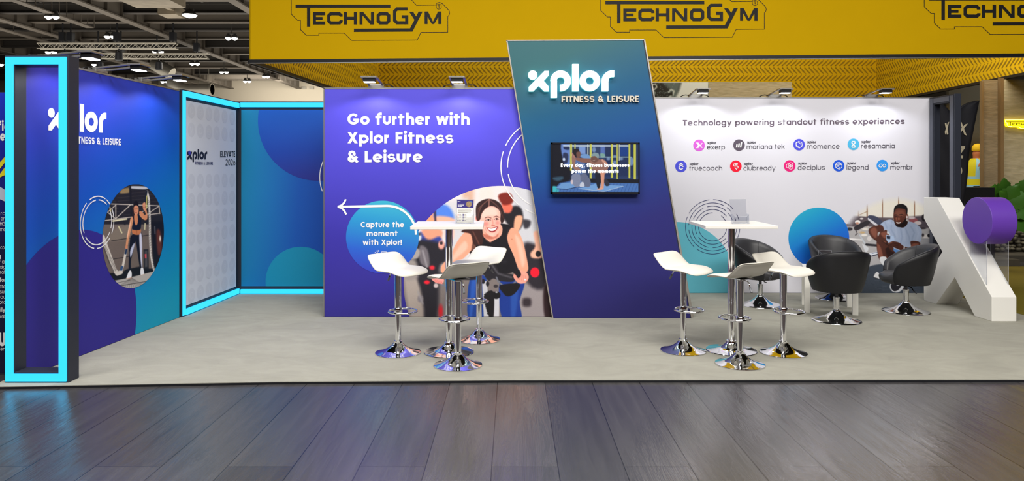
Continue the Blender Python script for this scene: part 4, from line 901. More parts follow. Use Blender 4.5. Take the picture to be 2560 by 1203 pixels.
c.poly([(530, 440), (700, 440), (700, 960), (560, 960)], (34, 30, 34), 16).smooth([(585, 540), (625, 540), (640, 720), (600, 760)], (104, 58, 46), 14).ell(622, 608, 8, 28, (236, 220, 206), 6).line([(570, 490), (572, 560)], 8, (120, 120, 130), 5).poly([(460, 712), (508, 708), (512, 906), (462, 912)], (52, 50, 52), 3).poly([(474, 730), (496, 728), (498, 880), (476, 884)], (86, 84, 86), 4).poly([(472, 758), (490, 756), (490, 798), (474, 800)], (204, 84, 92), 3)
c.poly([(110, 945), (250, 935), (300, 905), (420, 880), (470, 900), (560, 900), (560, 960), (120, 1040)], (26, 25, 28), 8).poly([(60, 1040), (330, 985), (560, 925), (600, 930), (560, 1010), (420, 1120), (300, 1150), (180, 1120)], (182, 176, 170), 6)
for k in range(14): c.line([(340, 985), (120 + k * 38, 1150)], 5, (128, 122, 118), 4, .8)
c.line([(200, 1072), (360, 1045), (520, 1018)], 5, (56, 52, 52), 3).line([(170, 1046), (330, 1010)], 4, (80, 76, 74), 3).smooth([(280, 1118), (420, 1100), (400, 1135), (320, 1140)], (60, 58, 60), 6)
# ropes
c.line([(64, 590), (100, 690), (140, 800), (175, 900), (205, 948), (240, 935)], 40, (208, 200, 190), 3).line([(52, 640), (90, 730), (130, 840), (170, 925)], 10, (70, 64, 62), 5, .8)
for k in range(26): t = k / 25; c.line([(60 + t * 125, 650 + t * 270), (78 + t * 122, 640 + t * 268)], 4, (84, 78, 74), 2)
c.line([(240, 940), (262, 870), (278, 790), (296, 705)], 22, (214, 206, 196), 3).line([(244, 908), (252, 885)], 24, (60, 90, 130), 3).line([(286, 752), (296, 708)], 18, (40, 60, 90), 3)
c.line([(495, 150), (512, 220), (522, 420), (522, 600), (532, 760), (548, 860), (572, 945)], 19, (214, 208, 200), 3)
for k in range(44): t = k / 43; y = 240 + t * 690; x = 514 + 8 * min(1, t * 2) + max(0, t - .55) * 105; c.line([(x - 9, y), (x + 9, y + 8)], 3, (104, 98, 94), 2)
c.line([(492, 150), (472, 262), (466, 335)], 16, (38, 44, 54), 3).line([(492, 195), (490, 310)], 9, (210, 204, 120), 4)
# figure
c.smooth([(345, 575), (440, 550), (448, 640), (440, 740), (452, 890), (428, 900), (405, 760), (384, 640), (362, 730), (338, 830), (340, 925), (318, 925), (318, 800), (326, 660)], (26, 28, 42), 3)
c.smooth([(420, 570), (440, 560), (448, 660), (446, 780), (450, 880), (440, 880), (426, 740)], (206, 206, 222), 5).smooth([(345, 690), (375, 650), (362, 720), (336, 790), (330, 740)], (190, 194, 214), 6)
c.smooth([(354, 520), (430, 515), (432, 555), (410, 572), (358, 562)], (196, 124, 82), 3).line([(395, 530), (396, 562)], 4, (150, 86, 52), 4)
c.smooth([(352, 400), (372, 370), (410, 368), (436, 420), (434, 510), (400, 526), (352, 515), (356, 450)], (24, 32, 50), 3).smooth([(372, 380), (402, 378), (406, 450), (388, 480), (372, 440)], (206, 136, 96), 3)
c.smooth([(350, 395), (362, 430), (345, 500), (322, 600), (306, 680), (288, 680), (300, 590), (322, 480), (332, 420)], (212, 150, 112), 3).smooth([(342, 420), (330, 500), (306, 600), (300, 590), (322, 480)], (236, 190, 158), 5).ell(296, 690, 13, 20, (206, 140, 106), 3)
c.smooth([(418, 350), (445, 345), (470, 378), (482, 370), (470, 330), (486, 320), (498, 380), (494, 420), (470, 428), (436, 400)], (210, 142, 104), 3).smooth([(455, 265), (478, 260), (480, 320), (474, 338), (460, 330), (452, 290)], (214, 150, 116), 3).line([(458, 290), (478, 292)], 3, (150, 90, 66), 2).line([(456, 305), (478, 306)], 3, (150, 90, 66), 2)
c.smooth([(366, 270), (388, 262), (410, 290), (412, 350), (392, 385), (374, 372), (362, 320)], (212, 146, 112), 3).smooth([(362, 310), (366, 258), (388, 242), (408, 256), (412, 300), (396, 286), (376, 290)], (30, 24, 28), 3).line([(370, 322), (384, 320)], 4, (50, 30, 26), 2).line([(394, 320), (406, 322)], 4, (50, 30, 26), 2).line([(380, 356), (396, 357)], 4, (150, 70, 60), 2).line([(388, 326), (386, 344)], 3, (170, 104, 76), 2).smooth([(362, 300), (370, 380), (356, 390)], (60, 40, 36), 4)
c.smooth([(320, 925), (342, 922), (346, 975), (318, 1000), (294, 994)], (232, 232, 234), 3).line([(294, 998), (346, 988)], 5, (190, 140, 110), 2).smooth([(434, 898), (456, 892), (468, 945), (450, 965), (432, 955)], (230, 230, 232), 3).line([(434, 964), (468, 956)], 5, (190, 150, 120), 2)
c.a = 120 + (c.a - 120) * 1.15; c.grain(2.5, 2)
py0, pz0, pr_ = circ3(lwyz(335, 460.5), lwyz(256.2, 605), lwyz(409.5, 590))
def lw_edge(sgn):
    def f(y):
        lo, hi = (235.0, 334.0) if sgn < 0 else (334.0, 430.0)
        def inside(x): u = lwyz(x, y); return (u[0] - py0) ** 2 + (u[1] - pz0) ** 2 < pr_ ** 2
        if not inside(334.0): return 334.0 + .01 * sgn
        for _ in range(26):
            m = (lo + hi) / 2
            if inside(m) == (sgn < 0): hi = m
            else: lo = m
        return (lo + hi) / 2
    return f
sheet('printed_photo', 461, 730.8, lw_edge(-1), lw_edge(1), .9, c, 240, 440, 3.879, LW, .0065, M_PRINT, BLUEWALL)
faces('printed_ring_overlay', ring_lw(R_O, [(-30, 28), (40, 58)]), M_INK_WHITE, BLUEWALL)
# ---- seated man with a phone (white wall)
c = Canvas(1134, 1205, 2.2, (224, 222, 226))
c.poly([(40, 280), (1134, 270), (1134, 1205), (0, 1205), (0, 480)], (176, 174, 176), 10)
c.smooth([(200, 160), (320, 100), (500, 50), (690, 50), (860, 95), (1010, 160), (1060, 300), (100, 300)], (222, 218, 208), 14)
for x, y0, w in ((492, 55, 11), (678, 50, 12), (314, 110, 14), (212, 160, 9), (862, 110, 13), (978, 150, 7)): c.line([(x, y0), (x, 300)], w, (146, 112, 90), 3)
c.line([(215, 270), (320, 225)], 7, (160, 130, 104), 3)
c.poly([(40, 300), (90, 270), (330, 290), (620, 300), (620, 400), (60, 400)], (96, 86, 92), 12).poly([(760, 290), (1000, 270), (1100, 330), (1080, 420), (900, 410)], (92, 84, 92), 14)
c.smooth([(110, 250), (150, 210), (162, 250), (150, 280), (130, 255)], (60, 52, 56), 4).ell(205, 350, 32, 24, (230, 226, 224), 4).ell(200, 362, 18, 12, (190, 140, 120), 5).ell(80, 350, 24, 26, (70, 64, 70), 5).ell(250, 310, 20, 10, (214, 210, 210), 4).ell(400, 300, 30, 12, (196, 190, 190), 6)
c.smooth([(320, 285), (350, 270), (420, 285), (490, 340), (490, 370), (440, 380), (330, 310)], (74, 78, 98), 5).smooth([(325, 300), (345, 312), (440, 382), (420, 395), (330, 330)], (206, 206, 214), 4)
c.smooth([(160, 425), (180, 395), (300, 335), (345, 340), (335, 372), (200, 445)], (58, 54, 60), 4).line([(170, 420), (200, 480), (180, 500)], 10, (70, 62, 66), 4).line([(200, 470), (330, 400)], 9, (196, 186, 178), 4)
for x, y, rx, ry, col in ((110, 430, 34, 20, (60, 56, 62)), (290, 430, 34, 14, (218, 212, 206)), (260, 470, 30, 12, (196, 170, 130)), (280, 500, 36, 14, (226, 222, 218)), (340, 540, 26, 30, (208, 204, 204)), (130, 545, 50, 10, (206, 202, 204)), (850, 330, 50, 30, (150, 90, 96)), (830, 300, 40, 14, (196, 186, 190)), (900, 360, 44, 22, (206, 196, 198)), (960, 420, 40, 12, (70, 64, 70)), (970, 300, 26, 40, (44, 40, 46)), (1000, 520, 40, 26, (212, 208, 206)), (1030, 505, 20, 20, (50, 48, 54)), (1060, 460, 30, 10, (120, 120, 128)), (960, 500, 14, 20, (70, 64, 66)), (990, 550, 60, 12, (160, 160, 166))): c.ell(x, y, rx, ry, col, 5)
c.line([(110, 545), (260, 555)], 14, (232, 230, 230), 5).line([(230, 500), (290, 600)], 14, (190, 196, 206), 5).line([(305, 610), (420, 620)], 26, (52, 50, 56), 5).smooth([(260, 600), (330, 650), (300, 700), (270, 640)], (206, 208, 214), 6)
c.poly([(266, 725), (440, 690), (440, 715), (300, 755), (268, 750)], (214, 218, 226), 3).poly([(266, 745), (300, 755), (440, 716), (440, 730), (300, 764)], (60, 66, 84), 3).line([(370, 712), (430, 700)], 5, (60, 80, 120), 3)
c.poly([(880, 560), (1134, 560), (1134, 700), (880, 700)], (164, 164, 170), 20)
c.smooth([(280, 940), (330, 870), (440, 840), (640, 830), (1134, 830), (1134, 1205), (200, 1205)], (72, 80, 92), 8)
rg = np.random.RandomState(3)
for k in range(70): x, y = rg.uniform(250, 1100), rg.uniform(900, 1190); c.line([(x, y), (x + rg.uniform(20, 70), y + rg.uniform(-12, 12))], 5, (96, 104, 116) if k % 2 else (54, 60, 72), 4, .6)
DK, DKD, DKL = (88, 54, 46), (52, 32, 30), (136, 88, 74)
c.smooth([(450, 500), (480, 450), (540, 445), (580, 500), (590, 620), (700, 690), (760, 800), (640, 830), (540, 770), (540, 800), (460, 790), (430, 680), (425, 560)], DK, 4).smooth([(432, 600), (470, 640), (500, 760), (470, 780), (436, 690)], DKL, 10).smooth([(530, 600), (600, 690), (700, 720), (620, 790), (540, 730)], DKD, 12).smooth([(470, 480), (530, 460), (560, 500), (520, 540)], DKL, 12)
c.smooth([(458, 765), (500, 748), (540, 765), (530, 860), (480, 830)], (214, 216, 220), 4).smooth([(390, 985), (420, 930), (450, 940), (470, 1000), (430, 1000)], (222, 222, 224), 4).line([(388, 990), (440, 1004)], 7, (40, 40, 46), 3)
c.smooth([(575, 1090), (600, 1045), (660, 1050), (720, 1075), (735, 1110), (680, 1160), (620, 1160), (585, 1130)], (206, 208, 214), 4).smooth([(590, 1070), (640, 1060), (660, 1085), (710, 1080), (680, 1130), (630, 1150), (595, 1120)], (46, 46, 54), 4)
SH, SHD, SHL = (166, 180, 206), (126, 142, 174), (194, 204, 224)
c.smooth([(465, 385), (520, 335), (600, 322), (660, 380), (740, 390), (800, 345), (880, 370), (940, 430), (945, 500), (920, 585), (822, 570), (812, 640), (760, 650), (720, 700), (640, 690), (590, 560), (540, 440), (500, 450)], SH, 4)
for p in ([(600, 340), (590, 430), (640, 520)], [(820, 400), (860, 470), (830, 560)], [(700, 420), (720, 520), (700, 600)], [(760, 430), (800, 520), (810, 600)], [(520, 350), (545, 420)]): c.line(p, 8, SHD, 10, .5)
for p in ([(640, 400), (660, 520)], [(880, 400), (910, 480), (890, 560)], [(560, 350), (600, 370)], [(740, 440), (752, 560)]): c.line(p, 14, SHL, 16, .45)
c.smooth([(620, 660), (720, 690), (700, 705), (640, 700)], (96, 140, 196), 6).smooth([(550, 450), (575, 480), (580, 500), (545, 480)], (206, 210, 216), 4)
c.smooth([(490, 390), (505, 450), (440, 470), (440, 520), (470, 560), (500, 560), (480, 600), (440, 580), (370, 530), (330, 460), (350, 415), (420, 390)], DK, 4).smooth([(350, 440), (400, 410), (430, 450), (420, 530), (380, 510)], DKL, 14).smooth([(440, 570), (500, 552), (560, 590), (560, 630), (520, 655), (470, 630)], DK, 4)
for k in range(4): c.line([(490 + k * 16, 570 + k * 4), (530 + k * 12, 600 + k * 10)], 5, DKD, 4)
c.smooth([(820, 570), (925, 585), (900, 660), (800, 670), (740, 690), (690, 670), (590, 625), (562, 590), (600, 572), (680, 585), (740, 630), (820, 640)], DK, 4).smooth([(840, 600), (910, 600), (890, 640), (830, 645)], DKL, 10)
for k in range(3): c.line([(575, 592 + k * 16), (680, 606 + k * 22)], 4, DKD, 3)
c.line([(745, 632), (738, 690)], 14, (206, 206, 210), 3)
c.poly([(532, 500), (545, 498), (620, 512), (634, 560), (560, 590), (536, 555)], (176, 196, 226), 3).poly([(538, 508), (582, 514), (580, 546), (542, 542)], (52, 62, 84), 3).ell(550, 522, 6, 6, (20, 22, 30), 2).ell(570, 526, 6, 6, (20, 22, 30), 2).ell(556, 538, 5, 5, (20, 22, 30), 2)
c.line([(565, 598), (600, 582)], 9, (150, 100, 84), 3).line([(505, 572), (530, 584)], 9, (140, 92, 78), 3)
c.smooth([(650, 350), (770, 335), (780, 370), (740, 410), (690, 405)], DKD, 4)
c.smooth([(626, 215), (640, 185), (700, 175), (760, 195), (775, 250), (770, 310), (752, 360), (712, 400), (668, 402), (640, 370), (622, 320), (618, 265)], (98, 60, 50), 4)
c.smooth([(632, 250), (660, 215), (730, 215), (752, 260), (720, 290), (650, 270)], (122, 78, 64), 16).smooth([(645, 300), (690, 300), (685, 335), (655, 335)], (146, 94, 76), 8)
c.smooth([(624, 240), (630, 180), (668, 146), (722, 140), (768, 165), (783, 205), (776, 262), (764, 250), (756, 205), (700, 190), (650, 195)], (26, 22, 26), 4)
c.smooth([(628, 330), (650, 372), (690, 372), (735, 340), (762, 300), (758, 360), (718, 402), (668, 406), (640, 380)], (34, 24, 26), 5)
c.smooth([(646, 345), (680, 352), (706, 344), (700, 366), (668, 372), (652, 362)], (70, 30, 30), 3).smooth([(650, 348), (680, 354), (702, 348), (696, 362), (666, 366)], (238, 230, 222), 2.5)
c.line([(628, 270), (648, 264), (662, 270)], 6, (30, 20, 20), 3).line([(690, 264), (715, 260), (740, 270)], 6, (30, 20, 20), 3).line([(632, 285), (645, 282), (660, 288)], 5, (40, 26, 26), 2).line([(692, 290), (712, 286), (734, 292)], 5, (40, 26, 26), 2).line([(672, 285), (664, 325), (688, 332)], 5, (72, 42, 36), 4)
c.ell(778, 285, 14, 28, (110, 66, 54), 4).ell(776, 292, 6, 16, (236, 236, 240), 3)
c.a = 132 + (c.a - 132) * 1.16; c.grain(2.0, 3)
# the picture fades to the white wall at its round top edge
yy, xx = c.Y / 4.63 + 480, c.X / 4.63 + 2100
rr_ = np.sqrt((xx - 2243) ** 2 + (yy - 640) ** 2); al = np.clip((150 - rr_) / 16, 0, 1) * np.where(yy < 570, 1, 1)
al = np.where(yy > 560, np.maximum(al, np.clip((yy - 545) / 25, 0, 1)), al)
c.a = c.a * al[..., None] + np.array((226, 225, 234)) * (1 - al[..., None])
l, q = circ_x(2243, 640, 151, 2080, 2335.5)
sheet('printed_photo', 490, 733.2, l, q, .95, c, 2100, 480, 4.63, WW, .0035, M_PRINT, WHITEW, 1.0)
# ---- television on the tower
root = thing('television', 'black wall television on the leaning tower showing two people exercising on mats', 'television', tuple(TW.at(1488, 421, .03)))
tv = frontal(7.62)
p0 = tv.at(1376.5, 356.5); p1 = tv.at(1599, 485.8)
b = MB(); b.box(p0[0], p1[0], 7.622, 7.665, p1[2], p0[2]); b.box((p0[0] + p1[0]) / 2 - .2, (p0[0] + p1[0]) / 2 + .2, 7.665, 7.689, p1[2] + .15, p0[2] - .15); b.build('housing', M_BLACK, root, bevel=.004)
b = MB(); 
for x0, x1, z0, z1 in ((p0[0], p1[0], p0[2] - .02, p0[2]), (p0[0], p1[0], p1[2], p1[2] + .026), (p0[0], p0[0] + .022, p1[2], p0[2]), (p1[0] - .014, p1[0], p1[2], p0[2])): b.box(x0, x1, 7.612, 7.624, z0, z1)
b.build('bezel', mat('bezel_dark', rgb(26, 28, 36), .3), root)
c = Canvas(1955, 1203, 5, (36, 56, 96))
c.poly([(120, 120), (330, 120), (350, 420), (500, 600), (500, 820), (300, 930), (120, 1090)], (12, 14, 26), 20).smooth([(320, 160), (500, 150), (500, 560), (380, 520)], (100, 130, 196), 14).smooth([(360, 330), (450, 340), (440, 500), (360, 500)], (40, 50, 84), 16).ell(375, 440, 24, 30, (200, 214, 236), 8).smooth([(370, 190), (460, 180), (470, 260), (380, 250)], (30, 44, 84), 12)
c.poly([(600, 160), (1150, 150), (1150, 700), (600, 700)], (44, 62, 100), 20).poly([(660, 205), (780, 205), (780, 340), (660, 340)], (120, 150, 206), 8).poly([(1060, 200), (1150, 200), (1150, 400), (1060, 400)], (84, 110, 176), 10).poly([(1150, 150), (1790, 150), (1790, 760), (1150, 760)], (26, 44, 84), 20).poly([(1430, 210), (1590, 210), (1590, 380), (1430, 380)], (20, 60, 130), 12).smooth([(1060, 330), (1140, 340), (1140, 400), (1070, 400)], (120, 160, 150), 10)
for x, y, rx, ry in ((1210, 430, 36, 26), (1330, 500, 30, 40), (1450, 430, 40, 24), (1330, 380, 30, 20), (1640, 480, 50, 80), (940, 260, 34, 50)): c.ell(x, y, rx, ry, (130, 156, 196), 12, .8)
c.line([(370, 186), (1590, 186)], 26, (226, 240, 250), 5).line([(1040, 398), (1640, 398)], 16, (150, 180, 190), 5)
for x, y0, y1, w in ((508, 150, 640, 38), (582, 150, 300, 22), (824, 150, 380, 16), (878, 150, 800, 40), (1276, 150, 770, 40), (1376, 150, 800, 24), (1412, 150, 460, 14), (1604, 150, 780, 34), (1706, 140, 800, 44)): c.line([(x, y0), (x, y1)], w, (192, 190, 70) if w > 20 else (214, 220, 210), 6); c.line([(x + w * .25, y0), (x + w * .25, y1)], w * .3, (226, 226, 140), 6, .7)
c.line([(1396, 150), (1396, 780)], 16, (14, 16, 26), 6)
c.poly([(300, 880), (860, 810), (1790, 830), (1790, 1080), (120, 1080)], (70, 112, 176), 10).poly([(860, 800), (1790, 820), (1790, 890), (880, 880)], (14, 18, 30), 8).smooth([(140, 960), (230, 950), (280, 1040), (200, 1080), (140, 1080)], (60, 180, 190), 16).smooth([(150, 790), (340, 760), (360, 810), (250, 850)], (50, 80, 100), 24)
for k in range(24): x = 250 + k * 64; c.line([(x + 40, 900 + (k % 3)), (x - 30, 1080)], 7, (36, 66, 120), 5, .7)
c.poly([(230, 985), (330, 890), (560, 870), (680, 930), (440, 1000)], (108, 152, 204), 4).line([(240, 992), (430, 1004), (700, 945)], 8, (12, 18, 34), 4).poly([(660, 990), (960, 900), (1490, 940), (1130, 1040)], (112, 156, 208), 4).line([(650, 990), (1120, 1046), (1490, 945)], 8, (200, 214, 226), 4)
c.smooth([(530, 730), (660, 700), (690, 800), (660, 950), (580, 950), (520, 860)], (126, 134, 160), 5).smooth([(690, 740), (780, 710), (870, 840), (860, 950), (770, 950), (700, 850)], (98, 106, 132), 5).smooth([(500, 840), (540, 830), (540, 900), (510, 900)], (206, 190, 196), 5).smooth([(690, 880), (740, 870), (760, 950), (670, 955)], (196, 200, 214), 5)
c.smooth([(560, 450), (700, 460), (780, 540), (740, 700), (640, 720), (560, 640)], (84, 110, 160), 6).smooth([(700, 350), (820, 345), (880, 420), (830, 440), (690, 400)], (110, 150, 200), 6).smooth([(520, 400), (560, 350), (600, 430), (590, 520), (660, 600), (690, 640), (620, 650), (550, 600)], (150, 110, 96), 6)
c.smooth([(540, 270), (620, 240), (670, 290), (660, 390), (600, 400), (560, 350)], (30, 22, 28), 5).smooth([(610, 310), (680, 300), (690, 360), (670, 405), (620, 400)], (112, 76, 66), 5).smooth([(520, 310), (545, 330), (590, 400), (575, 420), (530, 360)], (170, 118, 108), 4)
c.smooth([(600, 410), (760, 420), (900, 430), (900, 490), (740, 500), (620, 460)], (136, 92, 78), 5).smooth([(880, 430), (1020, 440), (1140, 450), (1210, 560), (1190, 640), (1130, 740), (1040, 740), (900, 620)], (146, 104, 92), 6).smooth([(1060, 660), (1130, 660), (1130, 880), (1110, 1000), (1060, 990), (1070, 860)], (214, 150, 124), 5).smooth([(985, 1000), (1060, 970), (1120, 985), (1060, 1015)], (220, 160, 134), 4).smooth([(960, 700), (1060, 720), (1050, 960), (1000, 960)], (22, 26, 40), 5).smooth([(1130, 830), (1180, 815), (1235, 920), (1160, 940)], (40, 44, 58), 5)
c.smooth([(885, 400), (940, 350), (1020, 380), (1020, 460), (960, 500), (890, 470)], (112, 78, 68), 5).smooth([(890, 360), (940, 315), (1020, 330), (1036, 390), (1010, 420), (960, 380), (900, 385)], (128, 150, 156), 5).line([(900, 430), (940, 440)], 6, (30, 20, 22), 4).line([(920, 455), (955, 460)], 6, (206, 180, 170), 4).smooth([(1100, 440), (1210, 540), (1190, 560), (1090, 480)], (206, 150, 130), 5)
c.grain(3, 4)
sheet('screen', 359.5, 482.2, lambda y: 1378.6, lambda y: 1597.4, .9, c, 1360, 340, 7.519, tv, .004, print_mat('screen_picture', emit=1.0), root)
M_CAP = mat('caption_glow', (1, 1, 1, 1), .4, emit=(.92, .97, 1, 1), estr=1.0)
for s_, x0, x1, base in (('Every day, fitness businesses', 1402, 1573.5, 417.5), ('power the moments', 1429, 1547, 432.4)):
    ws_, W_ = text_words(s_, .33)
    for q in ws_: faces('caption_word', put(q, 1.32, tv, (x0, base), (x1, base - .2), (x1, base - 9.0), W_, .0055), M_CAP, root)
# ================================================================== bar stools
M_SEAT = mat('white_leatherette', rgb(232, 228, 218), .42, bump=.05, bscale=300)
M_CREASE = mat('seat_piping', rgb(205, 200, 188), .5)
M_GREYPL = mat('grey_lever_grip', rgb(120, 122, 128), .4)
def seat_profile(u):
    """height of the seat centre line along u (-.19 back lip .. +.19 front)"""
    s = max(0.0, (-u - .05) / .16)
    z = .125 * (s * s * (3 - 2 * s) * .62 + s * .38)
    f = max(0.0, (u - .06) / .15)
    return z - .035 * f * f
def seat_mesh():
    n = 30; V = []; Fc = []; b = MB()
    top = {}; bot = {}
    def uv(a, c):   # square -> rounded square
        m = max(abs(a), abs(c))
        if m < 1e-6: return a, c
        x, y = abs(a) / m, abs(c) / m; k = 1 / ((x ** 5.5 + y ** 5.5) ** (1 / 5.5))
        k = 1 + (k - 1) * m ** 3
        return a * k, c * k
    for i in range(n + 1):
        for j in range(n + 1):
            a = 2 * i / n - 1; c = 2 * j / n - 1
            u, v = uv(a, c); u *= .21; v *= .205
            m = max(abs(a), abs(c)); t = .0135 * math.sqrt(max(0.0, 1 - m ** 10)) + .001
            z = seat_profile(u); e = .004; sl = (seat_profile(u + e) - seat_profile(u - e)) / (2 * e); nl = math.hypot(1, sl)
            nx, nz = -sl / nl, 1 / nl; dish = -.006 * (1 - (v / .205) ** 2)
            top[i, j] = len(b.v); b.v.append((u + nx * t, v, z + nz * t + dish + .738))
            bot[i, j] = len(b.v); b.v.append((u - nx * t * .8, v, z - nz * t * .8 + dish + .738))
    for i in range(n):
        for j in range(n):
            b.f.append((top[i, j], top[i + 1, j], top[i + 1, j + 1], top[i, j + 1])); b.m.append(0)
            b.f.append((bot[i, j], bot[i, j + 1], bot[i + 1, j + 1], bot[i + 1, j])); b.m.append(0)
    for i in range(n):
        b.f.append((top[i, 0], bot[i, 0], bot[i + 1, 0], top[i + 1, 0])); b.f.append((top[i, n], top[i + 1, n], bot[i + 1, n], bot[i, n]))
        b.f.append((top[0, i], top[0, i + 1], bot[0, i + 1], bot[0, i])); b.f.append((top[n, i], bot[n, i], bot[n, i + 1], top[n, i + 1])); b.m += [0] * 4
    pip = MB(); path = []
    for k in range(n): path.append(k)
    def edge(i, j): p, q = Vector(b.v[top[i, j]]), Vector(b.v[bot[i, j]]); return tuple((p + q) / 2)
    loop = [edge(i, 0) for i in range(n)] + [edge(n, j) for j in range(n)] + [edge(n - i, n) for i in range(n)] + [edge(0, n - j) for j in range(n)]
    pip.tube(loop, .0032, 6, closed=True)
    return b, pip
FLARE = [(.198, .0), (.200, .004), (.198, .009), (.185, .013), (.150, .021), (.110, .036), (.078, .055), (.056, .074), (.044, .088), (.036, .094), (.036, .108), (.030, .112)]
def make_stool():
    t = thing('bar_stool', 'x', 'bar stool', (0, 0, 0), group='white bar stools at the two high tables')
    s, p = seat_mesh(); so = s.build('seat', M_SEAT, t, world=False, smooth=True); p.build('piping', M_CREASE, so, world=False, smooth=True)
    b = MB(); b.lathe([(.026, .108), (.026, .37)], 24); b.build('lower_column', M_CHROME, t, world=False, smooth=40)
    b = MB(); b.lathe([(.0295, .352), (.0295, .690), (.034, .694), (.034, .712)], 24); b.box(-.075, .075, -.075, .075, .708, .716); b.build('gas_sleeve', M_CHROME, t, world=False, smooth=40)
    b = MB(); b.lathe(FLARE, 56); bo = b.build('base', M_CHROME, t, world=False, smooth=50)
    b = MB(); b.tube([(.058 + .124 * math.cos(R(a)), .120 * math.sin(R(a)), .372) for a in range(0, 360, 10)], .0095, 10, closed=True); b.lathe([(.036, .352), (.038, .358), (.038, .392), (.034, .398)], 20); b.build('footrest', M_CHROME, t, world=False, smooth=50)
    b = MB(); b.tube([(-.03, .0, .700), (-.095, .015, .698), (-.112, .02, .690), (-.135, .03, .655)], .0055, 8); b.build('height_lever', M_CHROME, t, world=False, smooth=True)
    b = MB(); b.tube([(-.135, .03, .655), (-.162, .04, .618)], .009, 8); b.build('lever_grip', M_GREYPL, t, world=False, smooth=40)
    return t
STOOLS = [(995.3, 882.7, -36, 'white bar stool in front of the round speech disc, seat lip turned to the alcove'),
          (1145, 914, 125, 'white bar stool nearest the dark floor at the leaflet table, lip back showing'),
          (1197.5, 850, 232, 'white bar stool between the leaflet table and the printed cyclist'),
          (1708, 877.6, -45, 'white bar stool beside the leaning tower foot'),
          (1850, 911.5, 118, 'white bar stool nearest the dark floor at the empty-holder table, lip back showing'),
          (1958.3, 883, -53, 'white bar stool between the empty-holder table and the black tub chairs')]
stool0 = make_stool()
for i, (px, py, a, lb) in enumerate(STOOLS):
    o = stool0 if i == 0 else copy_tree(stool0)
    x, y = ground(px, py); o.location = (x, y, 0); o.rotation_euler = (0, 0, R(a)); o['label'] = lb
# ================================================================== high tables
def make_table():
    t = thing('bar_table', 'x', 'bar table', (0, 0, 0), group='white high tables with chrome columns')
    b = MB(); b.box(-.305, .305, -.305, .305, 1.103, 1.130); b.build('tabletop', mat('white_laminate', rgb(238, 235, 228), .35), t, world=False, bevel=.003)
    b = MB(); b.lathe([(.0305, .085), (.0305, 1.09), (.07, 1.092), (.07, 1.103)], 28); b.build('column', M_CHROME, t, world=False, smooth=40)
    b = MB(); b.lathe([(.216, 0), (.219, .005), (.216, .010), (.190, .014), (.140, .020), (.100, .030), (.070, .048), (.052, .066), (.043, .078), (.043, .094), (.034, .098)], 56); b.build('base', M_CHROME, t, world=False, smooth=50)
    return t
tb0 = make_table(); x, y = ground(1122.5, 881); tb0.location = (x, y, 0); tb0.rotation_euler = (0, 0, R(1.6)); tb0['label'] = 'white high table holding the printed leaflet, in front of the violet wall'
TB1 = (x, y)
tb = copy_tree(tb0); x, y = ground(1828.3, 877); tb.location = (x, y, 0); tb.rotation_euler = (0, 0, R(-1.0)); tb['label'] = 'white high table with an empty clear leaflet holder, before the white wall'
TB2 = (x, y)
# ------------------------------------------------------------------ clear leaflet holders
M_ACRYL = bpy.data.materials.new('clear_acrylic'); M_ACRYL.use_nodes = True
_nt = M_ACRYL.node_tree; _nt.nodes.remove(_nt.nodes['Principled BSDF'])
_o = _nt.nodes['Material Output']; _t = _nt.nodes.new('ShaderNodeBsdfTransparent'); _t.inputs[0].default_value = (.93, .94, .96, 1); _g = _nt.nodes.new('ShaderNodeBsdfGlossy'); _g.inputs['Roughness'].default_value = .05
_mx = _nt.nodes.new('ShaderNodeMixShader')
_mx.inputs[0].default_value = .06; _nt.links.new(_t.outputs[0], _mx.inputs[1]); _nt.links.new(_g.outputs[0], _mx.inputs[2]); _nt.links.new(_mx.outputs[0], _o.inputs['Surface'])
M_ACRE = mat('acrylic_edge', rgb(190, 192, 200), .2)
def holder(loc, rz, label, s=1.0):
    t = thing('leaflet_holder', label, 'leaflet holder', loc, rz, group='clear acrylic leaflet holders')
    w = .078 * s; h = .212 * s; tl = .022
    def pt(x, z, dy=0.0): return (x, dy + tl * z / .2, z)
    b = MB(); b.prism([pt(-w, .002), pt(w, .002), pt(w, h), pt(-w, h)], (0, .003, 0)); b.build('back_plate', M_ACRYL, t, world=False)
    b = MB(); b.prism([(-w, -.034, .003), (w, -.034, .003), (w, -.028, .085 * s), (w - .02, -.029, .062 * s), (-w + .02, -.029, .062 * s), (-w, -.028, .085 * s)], (0, .0025, 0))
    for x in (-w, w - .0025): b.prism([(x, -.034, .003), (x, 0, .003), (x, .010, .085 * s), (x, -.028, .085 * s)], (.0025, 0, 0))
    b.box(-w, w, -.034, .003, .001, .004); b.build('pocket', M_ACRYL, t, world=False)
    b = MB(); r = .0012
    b.tube([pt(-w, .002), pt(-w, h), pt(w, h), pt(w, .002)], r, 5); b.tube([(-w, -.034, .003), (w, -.034, .003)], r * 1.4, 5); b.tube([(-w, -.034, .003), (-w, -.028, .085 * s), (-w + .02, -.028, .062 * s), (w - .02, -.028, .062 * s), (w, -.028, .085 * s), (w, -.034, .003)], r, 5)
    b.box(-w - .002, -w + .012, -.036, -.024, 0, .005); b.box(w - .012, w + .002, -.036, -.024, 0, .005); b.build('polished_edge', M_ACRE, t, world=False)
    return t
h1 = (TB1[0] + .142, TB1[1] - .02, 1.1305)
holder(h1, R(-4), 'clear holder filled with the leaflet, standing on the table before the violet wall')
holder((TB2[0] + .05, TB2[1] - .06, 1.1305), R(12), 'empty clear leaflet holder standing alone on the other high table')
